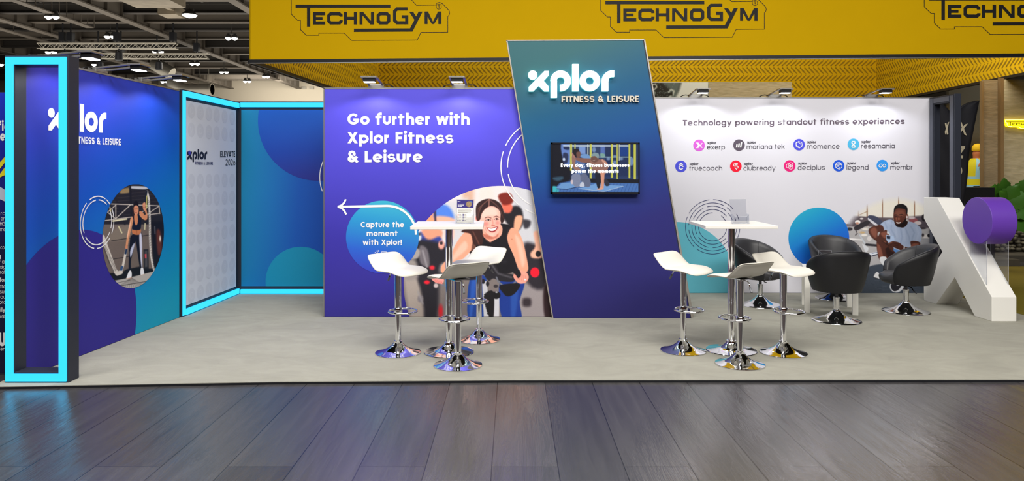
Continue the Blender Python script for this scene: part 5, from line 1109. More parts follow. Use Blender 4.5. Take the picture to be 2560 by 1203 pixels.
# the leaflet standing in the first holder
lf = thing('leaflet', 'printed leaflet with a navy heading, standing in the clear holder', 'leaflet', h1, R(-4))
def lp(x, z, dy): return (x, -.004 + .022 * z / .2 - dy, z)
b = MB(); b.prism([lp(-.072, .006, 0), lp(.072, .006, 0), lp(.072, .205, 0), lp(-.072, .205, 0)], (0, .0008, 0)); b.build('paper', mat('leaflet_paper', rgb(232, 228, 218), .6), lf, world=False)
b = MB(); b.poly([lp(-.072, .138, .0006), lp(.072, .138, .0006), lp(.072, .205, .0006), lp(-.072, .205, .0006)]); b.build('heading_panel', mat('leaflet_navy', rgb(46, 38, 118), .5), lf, world=False)
b = MB()
for x0, x1, z, h in ((-.066, -.042, .191, .005), (-.064, -.004, .168, .005), (-.064, -.010, .158, .005), (-.064, -.022, .148, .005)):
    n = int((x1 - x0) / .004)
    for k in range(n): 
        if k % 5 != 4: b.poly([lp(x0 + k * .004, z, .001), lp(x0 + k * .004 + .0033, z, .001), lp(x0 + k * .004 + .0033, z + h * (.8 if k % 2 else 1), .001), lp(x0 + k * .004, z + h * (.8 if k % 2 else 1), .001)])
b.build('heading_lettering', M_INK_WHITE, lf, world=False)
b = MB(); b.poly([lp(.032 + .025 * math.cos(R(a)), .170 + .025 * math.sin(R(a)), .001) for a in range(0, 360, 12)]); b.build('picture', mat('leaflet_picture', rgb(150, 128, 96), .5, noise=.6, nscale=60), lf, world=False)
b = MB(); b.poly([lp(.048 + .014 * math.cos(R(a)), .186 + .012 * math.sin(R(a)), .0008) for a in range(0, 360, 12)]); b.build('picture_disc', mat('leaflet_blue', rgb(70, 110, 170), .5), lf, world=False)
b = MB()
for z, x1 in ((.127, .056), (.123, .05), (.114, .058), (.110, 0), (.101, .05), (.098, .02)): b.poly([lp(-.064, z, .001), lp(x1, z, .001), lp(x1, z + .0018, .001), lp(-.064, z + .0018, .001)])
for z in (.080, .067, .054, .041, .028):
    for x in (-.052, -.008): b.poly([lp(x, z, .001), lp(x + .022 - (z * 100 % 3) * .002, z, .001), lp(x + .022 - (z * 100 % 3) * .002, z + .003, .001), lp(x, z + .003, .001)])
b.build('body_lettering', mat('leaflet_grey_ink', rgb(140, 136, 136), .5), lf, world=False)
for k, z in enumerate((.080, .067, .054, .041, .028)):
    for j, x in enumerate((-.061, -.017)):
        b = MB(); b.poly([lp(x + .0045 * math.cos(R(a)), z + .0015 + .0045 * math.sin(R(a)), .0012) for a in range(0, 360, 30)])
        b.build('list_dot', mat('leaflet_red', rgb(190, 60, 80), .5) if (k < 3 and j == 0) else mat('leaflet_navy', rgb(46, 38, 118), .5), lf, world=False)
# ================================================================== black tub chairs
M_LEATHER = mat('black_leatherette', rgb(25, 25, 28), .42, bump=.06, bscale=420)
M_LEATHERI = mat('black_leatherette_lit', rgb(52, 52, 55), .40, bump=.05, bscale=420)  # same black leatherette, spotlight sheen on the inside put into a paler colour
def make_tub():
    t = thing('tub_chair', 'x', 'tub chair', (0, 0, 0), group='black swivel tub chairs on the carpet')
    # facing -y locally; shell wraps the back (+y)
    def r_out(th, v):     # v 0 bottom .. 1 top
        k = .235 + .098 * v ** .75
        return k
    def sq(th, r):       # rounded-square plan
        c, s = math.cos(th), math.sin(th); p = 2.25
        return r / ((abs(c) ** p + abs(s) ** p) ** (1 / p))
    def ztop(d):   # d = angle from the back, degrees
        k = min(1, abs(d) / 134) ** 2.0
        return .768 - .262 * k
    A = 132; n = 60; th_ = .062; zb = .325
    b = MB(); rings = []
    for i in range(n + 1):
        d = -A + 2 * A * i / n; th = R(90 + d); zt = ztop(d); ring = []
        endk = 1 - max(0, (abs(d) - 122) / 10) ** 2 * .35
        prof = [(0, 0, zb), (0, .18, zb + .05), (0, .42, None), (0, .66, None), (0, .86, None), (.12, .97, None), (.35, 1.01, None), (.65, 1.01, None), (.88, .97, None), (1, .86, None), (1, .62, None), (1, .36, None), (1, .12, zb + .07), (.6, 0.0, zb + .005)]
        for (ti, v, z) in prof:
            zz = zb + (zt - zb) * v * (endk if v > .5 else 1)
            vr = (zz - zb) / .44
            rr = r_out(th, max(0, min(1, vr))) - ti * th_ * (1.0 if v > .2 else .9)
            q = sq(th, rr); ring.append((q * math.cos(th), q * math.sin(th), zz))
        rings.append(ring)
    m = len(rings[0])
    for r_ in rings: b.v += r_
    for i in range(n):
        for j in range(m):
            b.f.append((i * m + j, i * m + (j + 1) % m, (i + 1) * m + (j + 1) % m, (i + 1) * m + j)); b.m.append(1 if 6 < (j + .5) < 12 else 0)
    b.f.append(tuple(range(m))); b.f.append(tuple(range(n * m, n * m + m))[::-1]); b.m += [0, 0]
    sh = b.build('tub_shell', [M_LEATHER, M_LEATHERI], t, world=False, smooth=60)
    s = MB()
    for sd in (-1, 1):       # seams where the back meets the arms
        i = n // 2 + sd * 12; s.tube([rings[i][j] for j in range(4, 12)], .0025, 5)
    s.build('seam', mat('leather_seam', rgb(24, 24, 26), .5), sh, world=False)
    # seat cushion
    b = MB(); prof = [(.0, .325), (.17, .325), (.232, .335), (.255, .36), (.262, .395), (.255, .43), (.232, .448), (.17, .456), (.09, .459), (.0, .46)]
    k = len(prof); N = 48
    for (rr, z) in prof:
        for i in range(N):
            th = 2 * math.pi * i / N; q = sq(th, rr); x, y = q * math.cos(th), q * math.sin(th)
            kf = min(1, max(0, (-math.sin(th) + .25) / 1.0)); kf = kf * kf * (3 - 2 * kf); x *= .79 + .12 * kf; y *= .78 + .27 * kf
            b.v.append((x, y, z - (.016 if y < -.2 and z > .42 else 0)))
    for j in range(k - 1):
        for i in range(N): b.f.append((j * N + i, j * N + (i + 1) % N, (j + 1) * N + (i + 1) % N, (j + 1) * N + i)); b.m.append(0)
    b.build('seat_cushion', M_LEATHERI, t, world=False, smooth=True)
    b = MB(); b.lathe([(.19, .318), (.20, .328), (.02, .33)], 32); b.box(-.08, .08, -.08, .08, .300, .32); b.build('seat_pan', M_BLACK, t, world=False, smooth=40)
    b = MB(); b.lathe([(.030, .10), (.030, .235), (.034, .238), (.034, .252)], 24); b.build('column', M_CHROME, t, world=False, smooth=40)
    b = MB(); b.lathe([(.017, .25), (.017, .285), (.024, .29), (.03, .305)], 20); b.build('gas_piston', mat('piston_steel', rgb(90, 90, 94), .3, .8), t, world=False, smooth=40)
    b = MB(); b.lathe([(.246, 0), (.249, .004), (.246, .009), (.225, .014), (.175, .026), (.120, .046), (.075, .075), (.050, .098), (.040, .108), (.040, .120), (.032, .124)], 56); b.build('base', M_CHROME, t, world=False, smooth=50)
    b = MB(); b.tube([(.03, .02, .292), (.10, .03, .288), (.15, .04, .255), (.21, .05, .240)], .006, 8); b.build('height_lever', M_BLACK, t, world=False, smooth=True)
    return t
TUBS = [(2091, 801.7, 182, 'black tub chair seen from behind, its back to the aisle, nearest the aisle'), (2264.6, 779, -104, 'black tub chair in side view beside the big white letter'),
        (1900.7, 762.6, 38, 'black tub chair behind the empty-holder table, partly hidden by stools'), (2091, 746.6, 3, 'black tub chair against the white wall under the blue printed ball')]
tub0 = make_tub()
for i, (px, py, a, lb) in enumerate(TUBS):
    o = tub0 if i == 0 else copy_tree(tub0); x, y = ground(px, py); o.location = (x, y, 0); o.rotation_euler = (0, 0, R(a)); o['label'] = lb
# ------------------------------------------------------------------ low white table between the tub chairs
lt = thing('coffee_table', 'low square white table between the black tub chairs', 'coffee table', (3.645, 8.17, 0), R(-19))
W = .275; M_LOW = mat('white_lacquer', rgb(232, 230, 222), .45)
b = MB(); b.box(-W, W, -W, W, .432, .482); b.build('tabletop', M_LOW, lt, world=False, bevel=.003)
for sx in (-1, 1):
    for sy in (-1, 1):
        b = MB(); b.box(sx * W - (.06 if sx > 0 else 0), sx * W + (.06 if sx < 0 else 0), sy * W - (.06 if sy > 0 else 0), sy * W + (.06 if sy < 0 else 0), 0, .431); b.build('leg', M_LOW, lt, world=False, bevel=.002)
holder((3.62, 8.2, .4825), R(-10), 'empty clear leaflet holder on the low white table, above a tub chair back', .92)
# ------------------------------------------------------------------ big letter with the violet disc
X0_, Y0_, DX = 5.08, 8.76, .262
lt = thing('letter_sculpture', 'man-high white letter x with a violet drum for its dot, at the carpet end', 'display letter', (X0_, 8.14, 0))
def lx(s, z, dx=0.0): return (X0_ + dx, Y0_ - s, z)
prof = [(0, 1.272), (.285, 1.272), (1.242, .256), (1.242, 0), (.962, 0), (.615, .373), (.255, 0), (0, 0), (0, .24), (.377, .641), (0, 1.008)]
prof = [(.0, 1.272), (.285, 1.272), (1.242, .258), (1.242, 0), (.962, 0), (.612, .375), (.255, 0), (0, 0), (0, .245), (.377, .641), (0, 1.010)]
b = MB(); b.prism([lx(s, z) for s, z in prof], (DX, 0, 0)); b.build('letter_body', mat('white_foam_board', rgb(234, 232, 226), .55), lt, bevel=.004)
b = MB(); b.lathe([(.250, 0), (.255, .005), (.255, DX), (.25, DX + .005)], 72, (X0_, Y0_ - 1.0, 1.052), axis='x'); b.build('drum', mat('violet_paint', rgb(104, 62, 176), .38), lt, smooth=40)
b = MB()
def on_stroke(s): return 1.272 - (s - .285) * (1.272 - .258) / (1.242 - .285)
for dx in (.012, DX - .018): b.prism([lx(.86, on_stroke(.86) + .003, dx), lx(1.14, on_stroke(1.14) + .003, dx), lx(1.14, .845, dx), lx(.86, .845, dx)], (.006, 0, 0))
b.build('clear_support', M_ACRYL, lt)
b = MB()
for dx in (.015, DX - .015):
    for s in (.86, 1.14): b.tube([lx(s, on_stroke(s) + .003, dx), lx(s, .84, dx)], .0025, 5)
b.build('support_edge', M_ACRE, lt)
# ================================================================== yellow hanging fascia of the stand behind
M_YEL = mat('yellow_fabric', rgb(240, 192, 0), .85, noise=.03, nscale=3, spec=.2)
M_YEL2 = mat('yellow_print_fabric', rgb(212, 172, 10), .85, noise=.04, nscale=2, spec=.2)
M_BKINK = mat('black_fascia_ink', rgb(20, 19, 22), .6)
D0, D1 = 12.0, 19.4
fl = ((626 - CX) * D0 / F, D0); fr = ((2560 - CX) * 11.37 / F, 11.37)
t_ = Vector((fr[0] - fl[0], fr[1] - fl[1])); tl = t_.length; t_ = t_ / tl
FRX = (fl[0] + t_.x * (tl + 1.5), fl[1] + t_.y * (tl + 1.5))
FW = Wall((fl[0], fl[1], 0), (-t_.y, t_.x, 0))
ZB, ZT = EYE + 273 * D0 / F, 6.2
bl = ((945 - CX) * D1 / F, D1); br = ((2190 - CX) * D1 / F, D1)
root = thing('hanging_fascia', 'huge yellow hanging fascia ring with black logos over the stand behind', 'hanging banner', (2.0, 15.0, ZB))
nrm = Vector((FW.n.x, FW.n.y, 0))
def fpt(u, z, off=0.0): return (fl[0] + t_.x * u + nrm.x * off, fl[1] + t_.y * u + nrm.y * off, z)
UE = tl + 1.5
b = MB(); b.prism([fpt(0, ZB + .05), fpt(UE, ZB + .05), fpt(UE, ZT), fpt(0, ZT)], (-nrm.x * .05, -nrm.y * .05, 0)); b.build('front_panel', M_YEL, root)
b = MB()
for p, q in ((fpt(0, ZB), fpt(UE, ZB)), (bl + (ZB,), br + (ZB,)), (fpt(0, ZB), bl + (ZB,)), (fpt(UE, ZB), br + (ZB,))):
    b.bar((p[0], p[1], ZB + .02), (q[0], q[1], ZB + .02), .09, .055)
b.build('bottom_rail', M_BLACK, root)
b = MB(); b.bar(fpt(0, ZB - .012, .03), fpt(UE, ZB - .012, .03), .03, .012); b.bar((fl[0] - .05, fl[1], ZB - .01), (bl[0] - .05, bl[1], ZB - .01), .03, .02); b.build('bottom_trim', M_ALU, root)
# inner faces: left, back, right
def lerp(p, q, k): return (p[0] + (q[0] - p[0]) * k, p[1] + (q[1] - p[1]) * k)
p0 = fpt(0, 0); p1 = fpt(UE, 0)
inner = {'left': ((p0[0], p0[1] + .06), (bl[0], bl[1])), 'back': (bl, br), 'right': (br, (p1[0], p1[1] + .06))}
def outward(a, c): d = Vector((c[0] - a[0], c[1] - a[1])).normalized(); return d, Vector((d.y, -d.x))   # inside lies to the right of travel
# drawing of the fascia logo in its own units (x 400..1900 wide, y down)
def r_(x0, x1, y0, y1): return [(x0, y0), (x1, y0), (x1, y1), (x0, y1)]
def word_polys():
    o = [r_(448, 1340, 44, 74), r_(555, 585, 60, 250)]
    o += stroke([(727, 129), (625, 129), (625, 216), (727, 216)], 29) + [r_(625, 702, 160, 185)]
    o += stroke([(876, 156), (876, 145), (860, 129.5), (778, 129.5), (760, 147), (760, 198), (778, 215.5), (862, 215.5), (877, 200), (877, 189)], 29)
    o += [r_(902, 931, 113, 230), r_(996, 1026, 113, 230), r_(920, 1005, 158, 186)]
    o += [r_(1050, 1078, 113, 230), r_(1157, 1186, 113, 230), [(1050, 113), (1084, 113), (1186, 230), (1152, 230)]]
    o += stroke([(1243, 129), (1307, 129), (1325, 147), (1325, 198), (1307, 215), (1243, 215), (1225, 198), (1225, 147)], 30, True)
    o += stroke([(1502, 84), (1402, 84), (1380, 106), (1380, 192), (1402, 214), (1494, 214), (1494, 158), (1446, 158)], 29)
    o += [[(1518, 112), (1554, 112), (1592, 168), (1574, 198)], [(1606, 110), (1643, 110), (1548, 297), (1524, 268)], [(997, 270), (1530, 267), (1548, 297), (997, 300)]]
    o += [r_(1662, 1690, 109, 226), r_(1791, 1820, 109, 226), [(1662, 109), (1694, 109), (1752, 226), (1730, 226)], [(1820, 109), (1788, 109), (1730, 226), (1752, 226)]]
    return o
def outline_polys():
    path = [(407, -70), (407, 132), (467, 191), (494, 191), (494, 278), (548, 331), (667, 331), (667, 311), (905, 311), (975, 380), (1592, 377), (1628, 305), (1881, 303), (1881, 156), (1893, 140), (1898, 122), (1892, 98), (1832, 36), (1812, 26), (1796, 23), (1780, 28), (1766, 47), (1585, 49), (1478, -70)]
    o = stroke(path, 5) + stroke(disc(1796, 62, 24, 24), 4, True)
    return o + [r_(1786, 1790, 50, 76)] + stroke([(1788, 52), (1800, 52), (1804, 57), (1800, 63), (1788, 63)], 4) + [[(1795, 63), (1800, 63), (1807, 76), (1802, 76)]]
LOGO = word_polys() + outline_polys()
def flogo(u0):
    out = []
    for q in LOGO:
        pts = []
        for x, y in q:
            w_ = FW.at(620 + x / 3.765, y / 3.765, .004); u = (w_[0] - fl[0]) / t_.x * 1.0
            pts.append((w_[0] + t_.x * u0, w_[1] + t_.y * u0, w_[2]))
        out.append(pts)
    return out
ua = (FW.at(739, 20)[0] - fl[0]) / t_.x; ub = (FW.at(1513, 17)[0] - fl[0]) / t_.x
for k in range(3): faces('printed_logo', flogo((ub - ua) * k), M_BKINK, root)
# small words in herringbone rows on the inside
WORD = [[((x - 448) / (1820 - 448), (300 - y) / 256) for x, y in q] for q in word_polys()]
def herring(nm, a, c, z0, z1, vis=None):
    d, inn = outward(a, c); L = (Vector(c) - Vector(a)).length
    b = MB(); b.prism([(a[0], a[1], ZB + .05), (c[0], c[1], ZB + .05), (c[0], c[1], ZT), (a[0], a[1], ZT)], (-inn.x * .04, -inn.y * .04, 0)); b.build('inner_panel', M_YEL2, root)
    w = MB(); rowh, per = .205, .121; r0 = int((z0 - ZB) / rowh)
    for ri in range(r0, int((z1 - ZB) / rowh) + 1):
        zb_ = ZB + ri * rowh; sg = 1 if ri % 2 else -1
        n = int(L / per)
        for k in range(-1, n):
            u = k * per
            if vis and not vis(u / L, zb_): continue
            ln, ht = .255, .040; cs = math.cos(R(45)); sn = math.sin(R(45)) * sg
            ox, oz = u + .02, zb_ + (.012 if sg > 0 else rowh - .012)
            for q in WORD:
                pts = []
                for x, y in q:
                    px = ox + x * ln * cs - (y - .5) * ht * sn; pz = oz + x * ln * sn + (y - .5) * ht * cs
                    if px < 0 or px > L: break
                    pts.append((a[0] + d.x * px + inn.x * .004, a[1] + d.y * px + inn.y * .004, pz))
                else: w.poly(pts)
    w.build('printed_words', mat('brown_black_ink', rgb(66, 52, 22), .7), root)
herring('back', *inner['back'], EYE + 185 * D1 / F, EYE + 278 * D1 / F)
herring('left', *inner['left'], ZB, EYE + 278 * D1 / F, lambda k, z: (CY - (z - EYE) * F / (D0 + (D1 - D0) * k)) > 120 and (CY - (z + .2 - EYE) * F / (D0 + (D1 - D0) * k)) < 225)
herring('right', *inner['right'], ZB, EYE + 278 * D1 / F, lambda k, z: k < .85)
# ================================================================== stand behind: stone-look panels, portrait panel, columns
def stone(name, c1, c2):
    if name in MATS: return MATS[name]
    m = mat(name, c1, .8); nt = m.node_tree; b_ = nt.nodes['Principled BSDF']; Lk = nt.links; tc = nt.nodes['Texture Coordinate']
    mp = nt.nodes.new('ShaderNodeMapping'); mp.inputs['Scale'].default_value = (2.2, 2.2, 9); Lk.new(tc.outputs['Object'], mp.inputs['Vector'])
    n = nt.nodes.new('ShaderNodeTexNoise'); n.inputs['Scale'].default_value = 2.2; n.inputs['Detail'].default_value = 5; n.inputs['Roughness'].default_value = .5; n.inputs['Distortion'].default_value = .25; Lk.new(mp.outputs[0], n.inputs['Vector'])
    cr = nt.nodes.new('ShaderNodeValToRGB'); cr.color_ramp.elements[0].color = c2; cr.color_ramp.elements[0].position = .3; cr.color_ramp.elements[1].color = c1; cr.color_ramp.elements[1].position = .7; Lk.new(n.outputs['Fac'], cr.inputs[0]); Lk.new(cr.outputs[0], b_.inputs['Base Color'])
    bp = nt.nodes.new('ShaderNodeBump'); bp.inputs['Strength'].default_value = .35; bp.inputs['Distance'].default_value = .02; Lk.new(n.outputs['Fac'], bp.inputs['Height']); Lk.new(bp.outputs[0], b_.inputs['Normal'])
    return m
M_STONE = stone('stone_panel', rgb(190, 180, 152), rgb(168, 158, 128)); M_COLW = mat('timber_column', rgb(118, 96, 64), .6, noise=.12, nscale=6, stretch=(6, 6, .6))
def at(px, py, y): return ((px - CX) * y / F, y, EYE + (CY - py) * y / F)
b = MB(); p = at(1772, 205, 17); q = at(1980, 205, 17); b.box(p[0], q[0], 17, 17.2, FLOOR_Z, p[2]); tag(b.build('stone_wall', M_STONE), 'pale stone-look panel rising behind the white wall beside the portrait', 'wall panel')
root = thing('portrait_panel', 'black and white portrait panel with an ear, showing between tower and stone panel', 'display panel', at(1700, 430, 17)[:2] + (FLOOR_Z,))
b = MB(); p = at(1560, 206, 17); q = at(1770, 206, 17); b.box(p[0], q[0], 16.98, 17.15, FLOOR_Z, p[2]); b.build('panel_body', mat('portrait_paper', rgb(222, 232, 236), .5), root)
c = Canvas(210, 60, .5, (226, 236, 240))
c.smooth([(0, -10), (130, -10), (140, 10), (128, 36), (112, 60), (0, 60)], (28, 34, 38), 5).smooth([(92, -5), (136, -2), (138, 14), (124, 44), (116, 20)], (110, 130, 134), 6, .8)
for k in range(60): c.ell(82 + rg.rand() * 44, rg.rand() * 46, 1.2, 1.2, (150, 166, 170), 1, .5)
c.line([(112, 24), (118, 18), (125, 22), (122, 32), (114, 36)], 4, (190, 204, 206), 1.5).line([(114, 30), (119, 26), (120, 32)], 3, (20, 24, 28), 1.5).line([(72, 6), (79, 4), (82, 12), (76, 18)], 3, (206, 216, 218), 1.5).line([(74, 22), (78, 26), (75, 32)], 3, (150, 164, 168), 1.5)
sheet('printed_photo', 207, 252, lambda y: 1570, lambda y: 1768.5, .8, c, 1560, 206, 1.0, frontal(16.98), .004, M_PRINT, root)
# right-hand stone wall with lit sign, columns
b = MB(); p = at(2509, 196, 14); b.box(p[0], p[0] + 3.2, 14, 14.25, FLOOR_Z, p[2] - .02); tag(b.build('stone_wall', M_STONE), 'pale stone-look wall carrying the small glowing yellow sign', 'wall panel')
b = MB(); p = at(2457, 200, 13.75); q = at(2497, 200, 13.75); b.box(p[0], q[0], 13.75, 13.79, FLOOR_Z, p[2]); tag(b.build('stone_wall', stone('stone_panel_brown', rgb(138, 124, 100), rgb(118, 105, 82))), 'narrow brownish stone panel between the timber column and the flags', 'wall panel')
b = MB(); p = at(2449, 204, 13.74); q = at(2460, 204, 13.67); b.box(p[0], q[0], 13.67, 13.74, FLOOR_Z, p[2]); tag(b.build('timber_column', M_COLW), 'slim brown edge post beside the person in yellow', 'column')
b = MB(); p = at(2494, 196, 13.75); q = at(2510, 196, 13.66); b.box(p[0], q[0], 13.66, 13.745, FLOOR_Z, p[2]); tag(b.build('timber_column', M_COLW), 'wider brown timber column beside the glowing yellow sign', 'column')
sg = thing('lit_sign', 'small glowing yellow sign on the pale stone wall at the edge', 'sign', at(2530, 310, 13.95))
sw = frontal(13.93)
M_SG = mat('yellow_sign_glow', rgb(250, 226, 30), .4, emit=rgb(252, 224, 20), estr=1.5)
S0 = [(2513, 299), (2640, 297), (2640, 316), (2632, 322), (2552, 322), (2546, 318), (2530, 318), (2528, 316.5), (2520, 317), (2517, 313), (2517, 308), (2513, 305)]
b = MB(); b.prism([sw.at(x, y) for x, y in S0], (0, .06, 0)); b.build('sign_body', M_SG, sg)
faces('sign_lettering', [[sw.at(2516 + (x - 448) / 12.6, 302 + y / 20.5, .004) for x, y in q] for q in word_polys()], mat('sign_brown', rgb(120, 104, 10), .5), sg)
faces('sign_outline', [[sw.at(x, y, .003) for x, y in q] for q in stroke([(x * 1.0 + (.8 if x < 2560 else -.8), y + (.8 if y < 308 else -.8)) for x, y in S0], .7, True)], mat('sign_pale', rgb(255, 255, 190), .4, emit=(1, 1, .7, 1), estr=1.6), sg)
b = MB(); p = at(2372, 184, 18); q = at(2470, 184, 18); b.box(p[0], q[0], 18, 18.1, FLOOR_Z, p[2]); b.box(p[0], q[0], 17.985, 18, 2.55, 2.58); b.box(p[0], q[0], 17.985, 18, FLOOR_Z, 2.2, 1)
tag(b.build('partition', [mat('cream_partition', rgb(226, 218, 190), .7), mat('grey_partition', rgb(150, 144, 128), .7)]), 'pale cream partition behind the feather flags and the person in yellow', 'partition')
# plinth, pebble bed, plant
b = MB(); p = at(2380, 648, 12.6); b.box(8.62, 12.6, 12.6, 13.70, FLOOR_Z, .10); tag(b.build('plinth', mat('dark_plinth', rgb(74, 70, 62), .5, noise=.1)), 'dark low plinth under the pebble wall', 'plinth')
pb = MB(); rp = random.Random(5)
M_PEB = mat('pebble', rgb(100, 97, 84), .6, noise=.35, nscale=3)
def blob(b, c, r, n=8):
    k = len(b.v)
    rows = [(-.9, .42), (-.45, .88), (.1, 1.0), (.6, .78), (.92, .36)]
    for z, q in rows:
        for i in range(n): a = 2 * math.pi * i / n; b.v.append((c[0] + r[0] * q * math.cos(a), c[1] + r[1] * q * math.sin(a), c[2] + r[2] * z))
    for j in range(len(rows) - 1):
        for i in range(n): b.f.append((k + j * n + i, k + j * n + (i + 1) % n, k + (j + 1) * n + (i + 1) % n, k + (j + 1) * n + i)); b.m.append(0)
    b.f.append(tuple(k + i for i in range(n))[::-1]); b.f.append(tuple(k + (len(rows) - 1) * n + i for i in range(n))); b.m += [0, 0]
for r_i in range(12):
    for k in range(40):
        blob(pb, (8.74 + k * .105 + rp.uniform(-.03, .03) + (r_i % 2) * .05, 13.15 + rp.uniform(-.03, .04) + r_i * .012, .155 + r_i * .062 + rp.uniform(-.012, .012)), (rp.uniform(.04, .075), .05, rp.uniform(.026, .042)))
tag(pb.build('pebbles', M_PEB, smooth=True), 'bank of grey pebbles behind the white letter', 'pebbles', kind='stuff')
b = MB(); b.box(8.64, 12.6, 13.40, 13.6, .101, .86); tag(b.build('pebble_trough', mat('dark_plinth', rgb(74, 70, 62), .5)), 'dark trough wall behind the pebble bank', 'planter')
pl = thing('potted_plant', 'broad-leaved green plant rising behind the violet drum', 'plant', (8.05, 12.3, .10))
b = MB(); b.lathe([(.16, 0), (.2, .3), (.21, .36), (.19, .36), (.18, .32)], 24, (8.05, 12.3, .1)); b.build('pot', M_BLACK, pl, smooth=40)
lv = MB(); stm = MB()
M_LEAF = mat('green_leaf', rgb(62, 112, 34), .4, noise=.25, nscale=5)
for (px, py, sz, ang, tilt) in ((2496, 482, .30, 160, .2), (2512, 474, .28, 100, .5), (2528, 486, .27, 60, .2), (2545, 500, .30, 20, .1), (2552, 525, .32, -30, .3), (2530, 512, .26, 40, .4), (2515, 497, .26, 130, .3), (2540, 548, .24, -80, .2), (2570, 490, .30, 30, .2), (2500, 510, .22, 200, .3), (2560, 470, .26, 70, .3), (2550, 560, .24, -60, .3)):
    c0 = Vector(at(px, py, 12.2 + rp.uniform(-.25, .2))); a = R(ang); d = Vector((math.cos(a), -.35, math.sin(a) * .9)).normalized(); s = d.cross(Vector((0, -1, tilt))).normalized(); n = s.cross(d)
    k0 = len(lv.v); N = 10
    for i in range(N + 1):
        t = i / N; w = sz * .62 * math.sin(math.pi * min(1, t * .93 + .07)) ** .8 * (1 - .25 * t) * (1 + (.12 if i % 2 else -.10))
        for j in (-1, -.5, 0, .5, 1):
            lv.v.append(tuple(c0 + d * (t - .5) * sz * 1.5 + s * w * j + n * (-.10 * sz * (2 * t - 1) ** 2 - .05 * sz * abs(j) + .0)))
    for i in range(N):
        for j in range(4): lv.f.append((k0 + i * 5 + j, k0 + i * 5 + j + 1, k0 + (i + 1) * 5 + j + 1, k0 + (i + 1) * 5 + j)); lv.m.append(0)
    r0 = Vector((8.05, 12.3, .42)); r1 = c0 - d * sz * .7; stm.tube([tuple(r0), tuple(r0.lerp(r1, .5) + Vector((0, 0, .12))), tuple(r1)], .011, 6)
fo = lv.build('foliage', M_LEAF, pl, smooth=True); stm.build('stems', mat('leaf_stem', rgb(84, 110, 44), .5), pl, smooth=True)
b = MB(); p = at(2411, 469, 11.6); q = at(2487, 469, 11.6); b.box(p[0], q[0], 11.6, 12.0, FLOOR_Z, p[2]); b.box(p[0], q[0] - .02, 11.585, 11.6, .6, p[2] - .03); tag(b.build('media_stand', M_BLACK), 'black screen-like stand behind the drum, below the person in yellow', 'display stand')
b = MB(); b.box(6.9, 8.6, 12.02, 13.45, FLOOR_Z, .099); tag(b.build('platform', mat('dark_plinth', rgb(74, 70, 62), .5)), 'low dark platform of the stand behind', 'platform')
# ================================================================== feather flags
M_FLAG = mat('black_flag', rgb(22, 22, 30), .7, bump=.1, bscale=6); M_FLAGINK = mat('flag_pale_ink', rgb(196, 186, 160), .7)
def flag(y, left, right, label, letters, pole_px):
    """left / right: outline of the cloth as (pixel column, row) lists from the foot up to the tip"""
    foot = at(pole_px, 700, y); t = thing('feather_flag', label, 'flag', (foot[0], y, FLOOR_Z))
    def edge(e, r):
        for (x0, y0), (x1, y1) in zip(e[:-1], e[1:]):
            if y1 <= r <= y0: return x0 + (x1 - x0) * (y0 - r) / (y0 - y1 + 1e-9)
        return e[-1][0]
    b = MB(); n, m = 60, 8; top = min(left[-1][1], right[-1][1]); bot = left[0][1]
    for i in range(n + 1):
        r = bot + (top - bot) * i / n; xl, xr = edge(left, r), max(edge(right, r), edge(left, r) + .2)
        for j in range(m + 1):
            p = at(xl + (xr - xl) * j / m, r, y); b.v.append((p[0], y + .008 * math.sin(i * .33 + j * .9), p[2]))
    for i in range(n):
        for j in range(m): k = i * (m + 1) + j; b.f.append((k, k + 1, k + m + 2, k + m + 1)); b.m.append(0)
    o = b.build('flag_cloth', M_FLAG, t, smooth=True); so = o.modifiers.new('cloth', 'SOLIDIFY'); so.thickness = .006
    p = MB(); pth = [(foot[0], y + .03, FLOOR_Z + .03)] + [(at(x, r, y)[0], y + .03, at(x, r, y)[2]) for x, r in (left if pole_px < right[0][0] - 20 else right)]
    p.tube(pth, .012, 8); p.build('pole', M_BLACK, t, smooth=True)
    p = MB(); p.bar((foot[0] - .3, y + .03, FLOOR_Z + .015), (foot[0] + .3, y + .03, FLOOR_Z + .015), .05, .03); p.bar((foot[0], y - .27, FLOOR_Z + .015), (foot[0], y + .33, FLOOR_Z + .015), .05, .03); p.build('foot', M_BLACK, t)
    fw = frontal(y)
    faces('printed_lettering', [[fw.at(x, yy, .0125) for x, yy in q] for q in letters], M_FLAGINK, t)
    return t
X2 = [[(2398, 302), (2404, 306), (2417, 339), (2411, 337)], [(2420, 309), (2413, 311), (2396, 328), (2396, 334), (2403, 330)]]
Z2 = [[(2388, 366), (2413, 365), (2412, 372), (2388, 371)], [(2405, 371), (2412, 371), (2395, 394), (2388, 394)], [(2388, 389), (2408, 389), (2407, 396), (2388, 395)]]
O2 = [stroke(disc(2399, 427, 5, 16, 9), 3.5, True)][0]
flag(10.9, [(2366, 640), (2364, 420), (2368, 320), (2385, 284), (2402, 268), (2420, 259), (2440, 253), (2449, 251.5)], [(2404, 640), (2410, 520), (2418, 445), (2424.6, 378), (2435, 316), (2450, 251)],
     'black feather flag with pale letters standing clear behind the unlit frame', X2 + Z2 + O2, 2366)
flag(10.3, [(2326, 640), (2326, 420), (2328, 300), (2333, 250)], [(2380, 640), (2384, 420), (2383, 310), (2374, 276), (2358, 259), (2335, 249.5)],
     'black feather flag seen through the opening of the unlit frame', [[(2362, 308), (2366, 308), (2371, 335), (2367, 337)], [(2373, 304), (2369, 308), (2362, 330), (2363, 337), (2368, 326)]], 2327)
